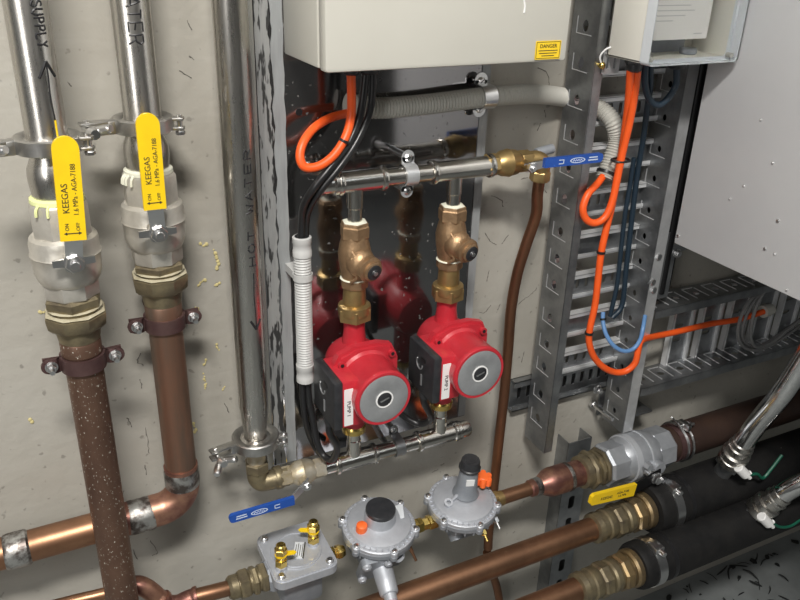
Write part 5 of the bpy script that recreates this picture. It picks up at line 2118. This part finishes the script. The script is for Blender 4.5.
# ---------------------------------------------------------------- braided hoses
def braided(pts, r, labels, axis, n=12):
    P = catmull(pts, n)
    t = thing('braided_hose', labels, 'hose', P[0])
    mb = MB()
    Q = resample(P, .004)
    mb.tube(Q, r, 20)
    mb.build('hose', M['braid'], t)
    # raised bright wires wound round it
    mb = MB()
    T = (P[1] - P[0]).normalized()
    d0 = T
    mb.lathe([(-.030, r * 1.30), (-.028, r * 1.40), (-.016, r * 1.40), (-.014, r * 1.15), (-.010, r * 1.15), (-.009, r * 1.42), (0, r * 1.42), (.002, r * 1.16), (.012, r * 1.16), (.014, r * 1.26), (.018, r * 1.26), (.020, r * 1.12), (.030, r * 1.12), (.032, r)], P[0], d0, 26)
    mb.build('ferrule', M['stainless'], t)
    mb = MB()
    mb.hexnut(P[0] - d0 * .040, P[0] - d0 * .026, r * 1.35, .2)
    e0 = P[0] - d0 * .030
    mb.cyl(e0, e0.lerp(W(e0.x, axis[0], axis[1]), .5), r * .9, seg=20)
    mb.build('hose_tail', M['galv'], t)
    return t, P[0]


b1, q1 = braided([A(737, 452, .185), A(756, 425, .212), A(780, 396, .242), A(800, 366, .256), A(825, 325, .275), A(850, 280, .29)], .0165, 'braided steel hose rising from the upper black foam pipe', (I2o, I2z))
b2, q2 = braided([A(769, 503, .232), A(792, 488, .254), A(815, 476, .270), A(850, 455, .280), A(900, 420, .30), W(1.36, .34, .78), W(1.40, .36, .99)], .0165, 'braided steel hose rising from the foam pipe nearest the floor', (I3o, I3z))
for px, py, o, lab, gl, wire in ((742, 471, .200, 'white plug at the foot of the upper braided hose', 'green wire curling on the upper black foam pipe', ((748, 475), (757, 474), (763, 478), (772, 468), (782, 455))),
                                 (765, 520, .242, 'white plug at the foot of the lower braided hose', 'green wire trailing off over the lower black foam pipe', ((772, 523), (780, 527), (790, 526), (800, 520), (815, 512)))):
    t = thing('sensor_plug', lab, 'plug', A(px, py, o))
    p, e1, e2 = A(px - 4, py - 4, o), A(px + 4, py + 4, o + .006), A(px + 5, py - 1, o + .008)
    mb = MB()
    mb.rod(p, e1, .0085, 14)
    mb.build('plug_body', M['white'], t)
    for e in (A(px + 8, py + 7, o + .008), A(px + 9, py + 1, o + .008)):
        mb = MB()
        mb.rod(e1 - EZ * 0, e, .0036, 10)
        mb.build('pin', M['white'], t)
    cable('green_wire', [A(a, b, o + .004) for a, b in wire], .0028, M['green'], gl, 6, 8, 'wire')

# ---------------------------------------------------------------- litter on the floor and marks on the wall
rnd = random.Random(11)
mb = MB()
for k in range(900):
    x = rnd.uniform(.85, 2.2)
    o = rnd.uniform(.02, .55)
    a = rnd.uniform(0, PI)
    L = rnd.uniform(.008, .045)
    w_ = rnd.uniform(.0015, .005)
    u = Vector((math.cos(a), math.sin(a), rnd.uniform(-.08, .2))).normalized()
    v = EZ.cross(u).normalized()
    c = Vector((x, -o, FLZ + .003 + L * abs(u.z) * .5))
    if k % 3 == 0:
        mb.plate([(L * .5 * rnd.uniform(.5, 1) * math.cos(t) * .7, L * .25 * rnd.uniform(.4, 1) * math.sin(t)) for t in [2 * PI * q / 7 for q in range(7)]], [], c, u, v, u.cross(v), .0012)
    else:
        bend = rnd.uniform(-.4, .4) * L
        mb.tube(catmull([c - u * (L / 2), c + v * bend * .3 + EZ * rnd.uniform(0, .004), c + u * (L / 2)], 4), .001, 5, [w_ * .45 * s_ for s_ in (.4, .8, 1, 1, 1, 1, .9, .7, .3)])
mb.build('floor_debris', M['debris'], org=(1.4, -.25, FLZ), label='black shavings littering the grey floor below the foam pipes', cat='debris', kind='stuff')

mb = MB()
for pts in ([(200, 243), (204, 246), (208, 243)], [(213, 250), (217, 256), (218, 264), (216, 272)], [(219, 283), (214, 286)], [(199, 286), (203, 281), (207, 279)], [(216, 345), (219, 351)], [(203, 374), (206, 383), (204, 390)],
            [(194, 424), (196, 430), (193, 433)], [(30, 198), (36, 201)], [(40, 312), (46, 312), (50, 309)], [(196, 308), (198, 311)], [(224, 386), (223, 392)], [(206, 360), (204, 366)], [(30, 420), (33, 423)]):
    for a, b in zip(pts, pts[1:]):
        for k in range(4):
            p = A(a[0] + (b[0] - a[0]) * k / 4 + rnd.uniform(-.8, .8), a[1] + (b[1] - a[1]) * k / 4 + rnd.uniform(-.8, .8), .0005)
            mb.ball(p, rnd.uniform(.0009, .0026), 7, 5, (1, .6, 1))
mb.build('foam_drips', M['foam'], org=A(210, 300, 0), label='yellowish foam drips stuck on the wall between worn copper pipe and tall stainless pipe', cat='drips', kind='stuff')

mb = MB()
for pts in ([(540, 186), (546, 193)], [(492, 195), (500, 200), (504, 208)], [(520, 180), (528, 178)], [(484, 232), (490, 240), (497, 246)], [(508, 236), (503, 243)], [(488, 270), (486, 282)], [(490, 305), (484, 313), (479, 312)],
            [(500, 304), (497, 310)], [(537, 287), (531, 294), (524, 299), (519, 304)], [(538, 68), (546, 72), (550, 82), (547, 90)], [(540, 122), (538, 130)], [(545, 110), (546, 118)], [(524, 352), (522, 362)], [(527, 380), (521, 384)],
            [(146, 428), (148, 444), (150, 452)], [(144, 466), (147, 475)], [(140, 352), (138, 362), (143, 366)], [(150, 540), (157, 552), (153, 556)], [(132, 550), (138, 560)], [(124, 490), (120, 500)], [(140, 380), (143, 388)],
            [(128, 418), (132, 426)], [(444, 462), (440, 466)], [(437, 470), (432, 472)], [(225, 404), (229, 412)], [(190, 56), (194, 60)], [(188, 20), (192, 30)], [(68, 82), (72, 86)], [(180, 70), (190, 78)], [(512, 330), (509, 338)]):
    P = catmull([A(a + rnd.uniform(-1, 1), b + rnd.uniform(-1, 1), .0003) for a, b in pts], 5)
    n = len(P)
    P = [p + Vector((rnd.uniform(-.0008, .0008), 0, rnd.uniform(-.0008, .0008))) for p in P]
    mb.tube(P, .001, 5, [.0002 + .0006 * rnd.random() for _ in range(n)])
mb.build('scuff_marks', M['dirt'], org=A(500, 250, 0), label='dark scuffs and scratches scattered on the wall', cat='marks', kind='stuff')

# ---------------------------------------------------------------- light and camera
def area(name, loc, target, sx, sy, power, col=(1, .97, .92)):
    l = bpy.data.lights.new(name, 'AREA')
    l.shape = 'RECTANGLE'
    l.size, l.size_y = sx, sy
    l.energy = power
    l.color = col
    o = bpy.data.objects.new(name, l)
    COL.objects.link(o)
    o.location = loc
    o.rotation_euler = (Vector(target) - Vector(loc)).to_track_quat('-Z', 'Y').to_euler()
    return o


area('window_daylight', (-1.52, -1.6, 1.75), (.4, -.1, .9), 1.0, 1.4, 26, (1, .98, .95))
area('ceiling_batten_and_fill', (-.22, -1.40, 2.64), (-.10, -.9, .6), .50, .18, 63, (1, .97, .92))
area('ceiling_batten_and_fill', (1.3, -2.3, 2.64), (1.2, -1.8, 0), .22, 1.2, 3, (.90, .96, 1))  # weak fill added for gloss on the right, no lamp known there
w = bpy.data.worlds.new('world')
SC.world = w
w.use_nodes = True
w.node_tree.nodes['Background'].inputs['Color'].default_value = (.5, .5, .5, 1)
w.node_tree.nodes['Background'].inputs['Strength'].default_value = .06

cd = bpy.data.cameras.new('camera')
cam = bpy.data.objects.new('camera', cd)
COL.objects.link(cam)
cd.sensor_fit = 'HORIZONTAL'
cd.sensor_width = 36
cd.lens = F / 800 * 36
cd.clip_start = .01
right = Vector((RX.x, NI.x, -DN.x))
up = -Vector((RX.y, NI.y, -DN.y))
back = -Vector((RX.z, NI.z, -DN.z))
mt = Matrix((right, up, back)).transposed().to_4x4()
mt.translation = Vector((0, -DIST, CAMH))
cam.matrix_world = mt
SC.camera = cam
vs = SC.view_settings
vs.view_transform = 'Standard'
vs.look = 'None'
vs.exposure = 0.0
vs.gamma = 1.0
vs.use_curve_mapping = False
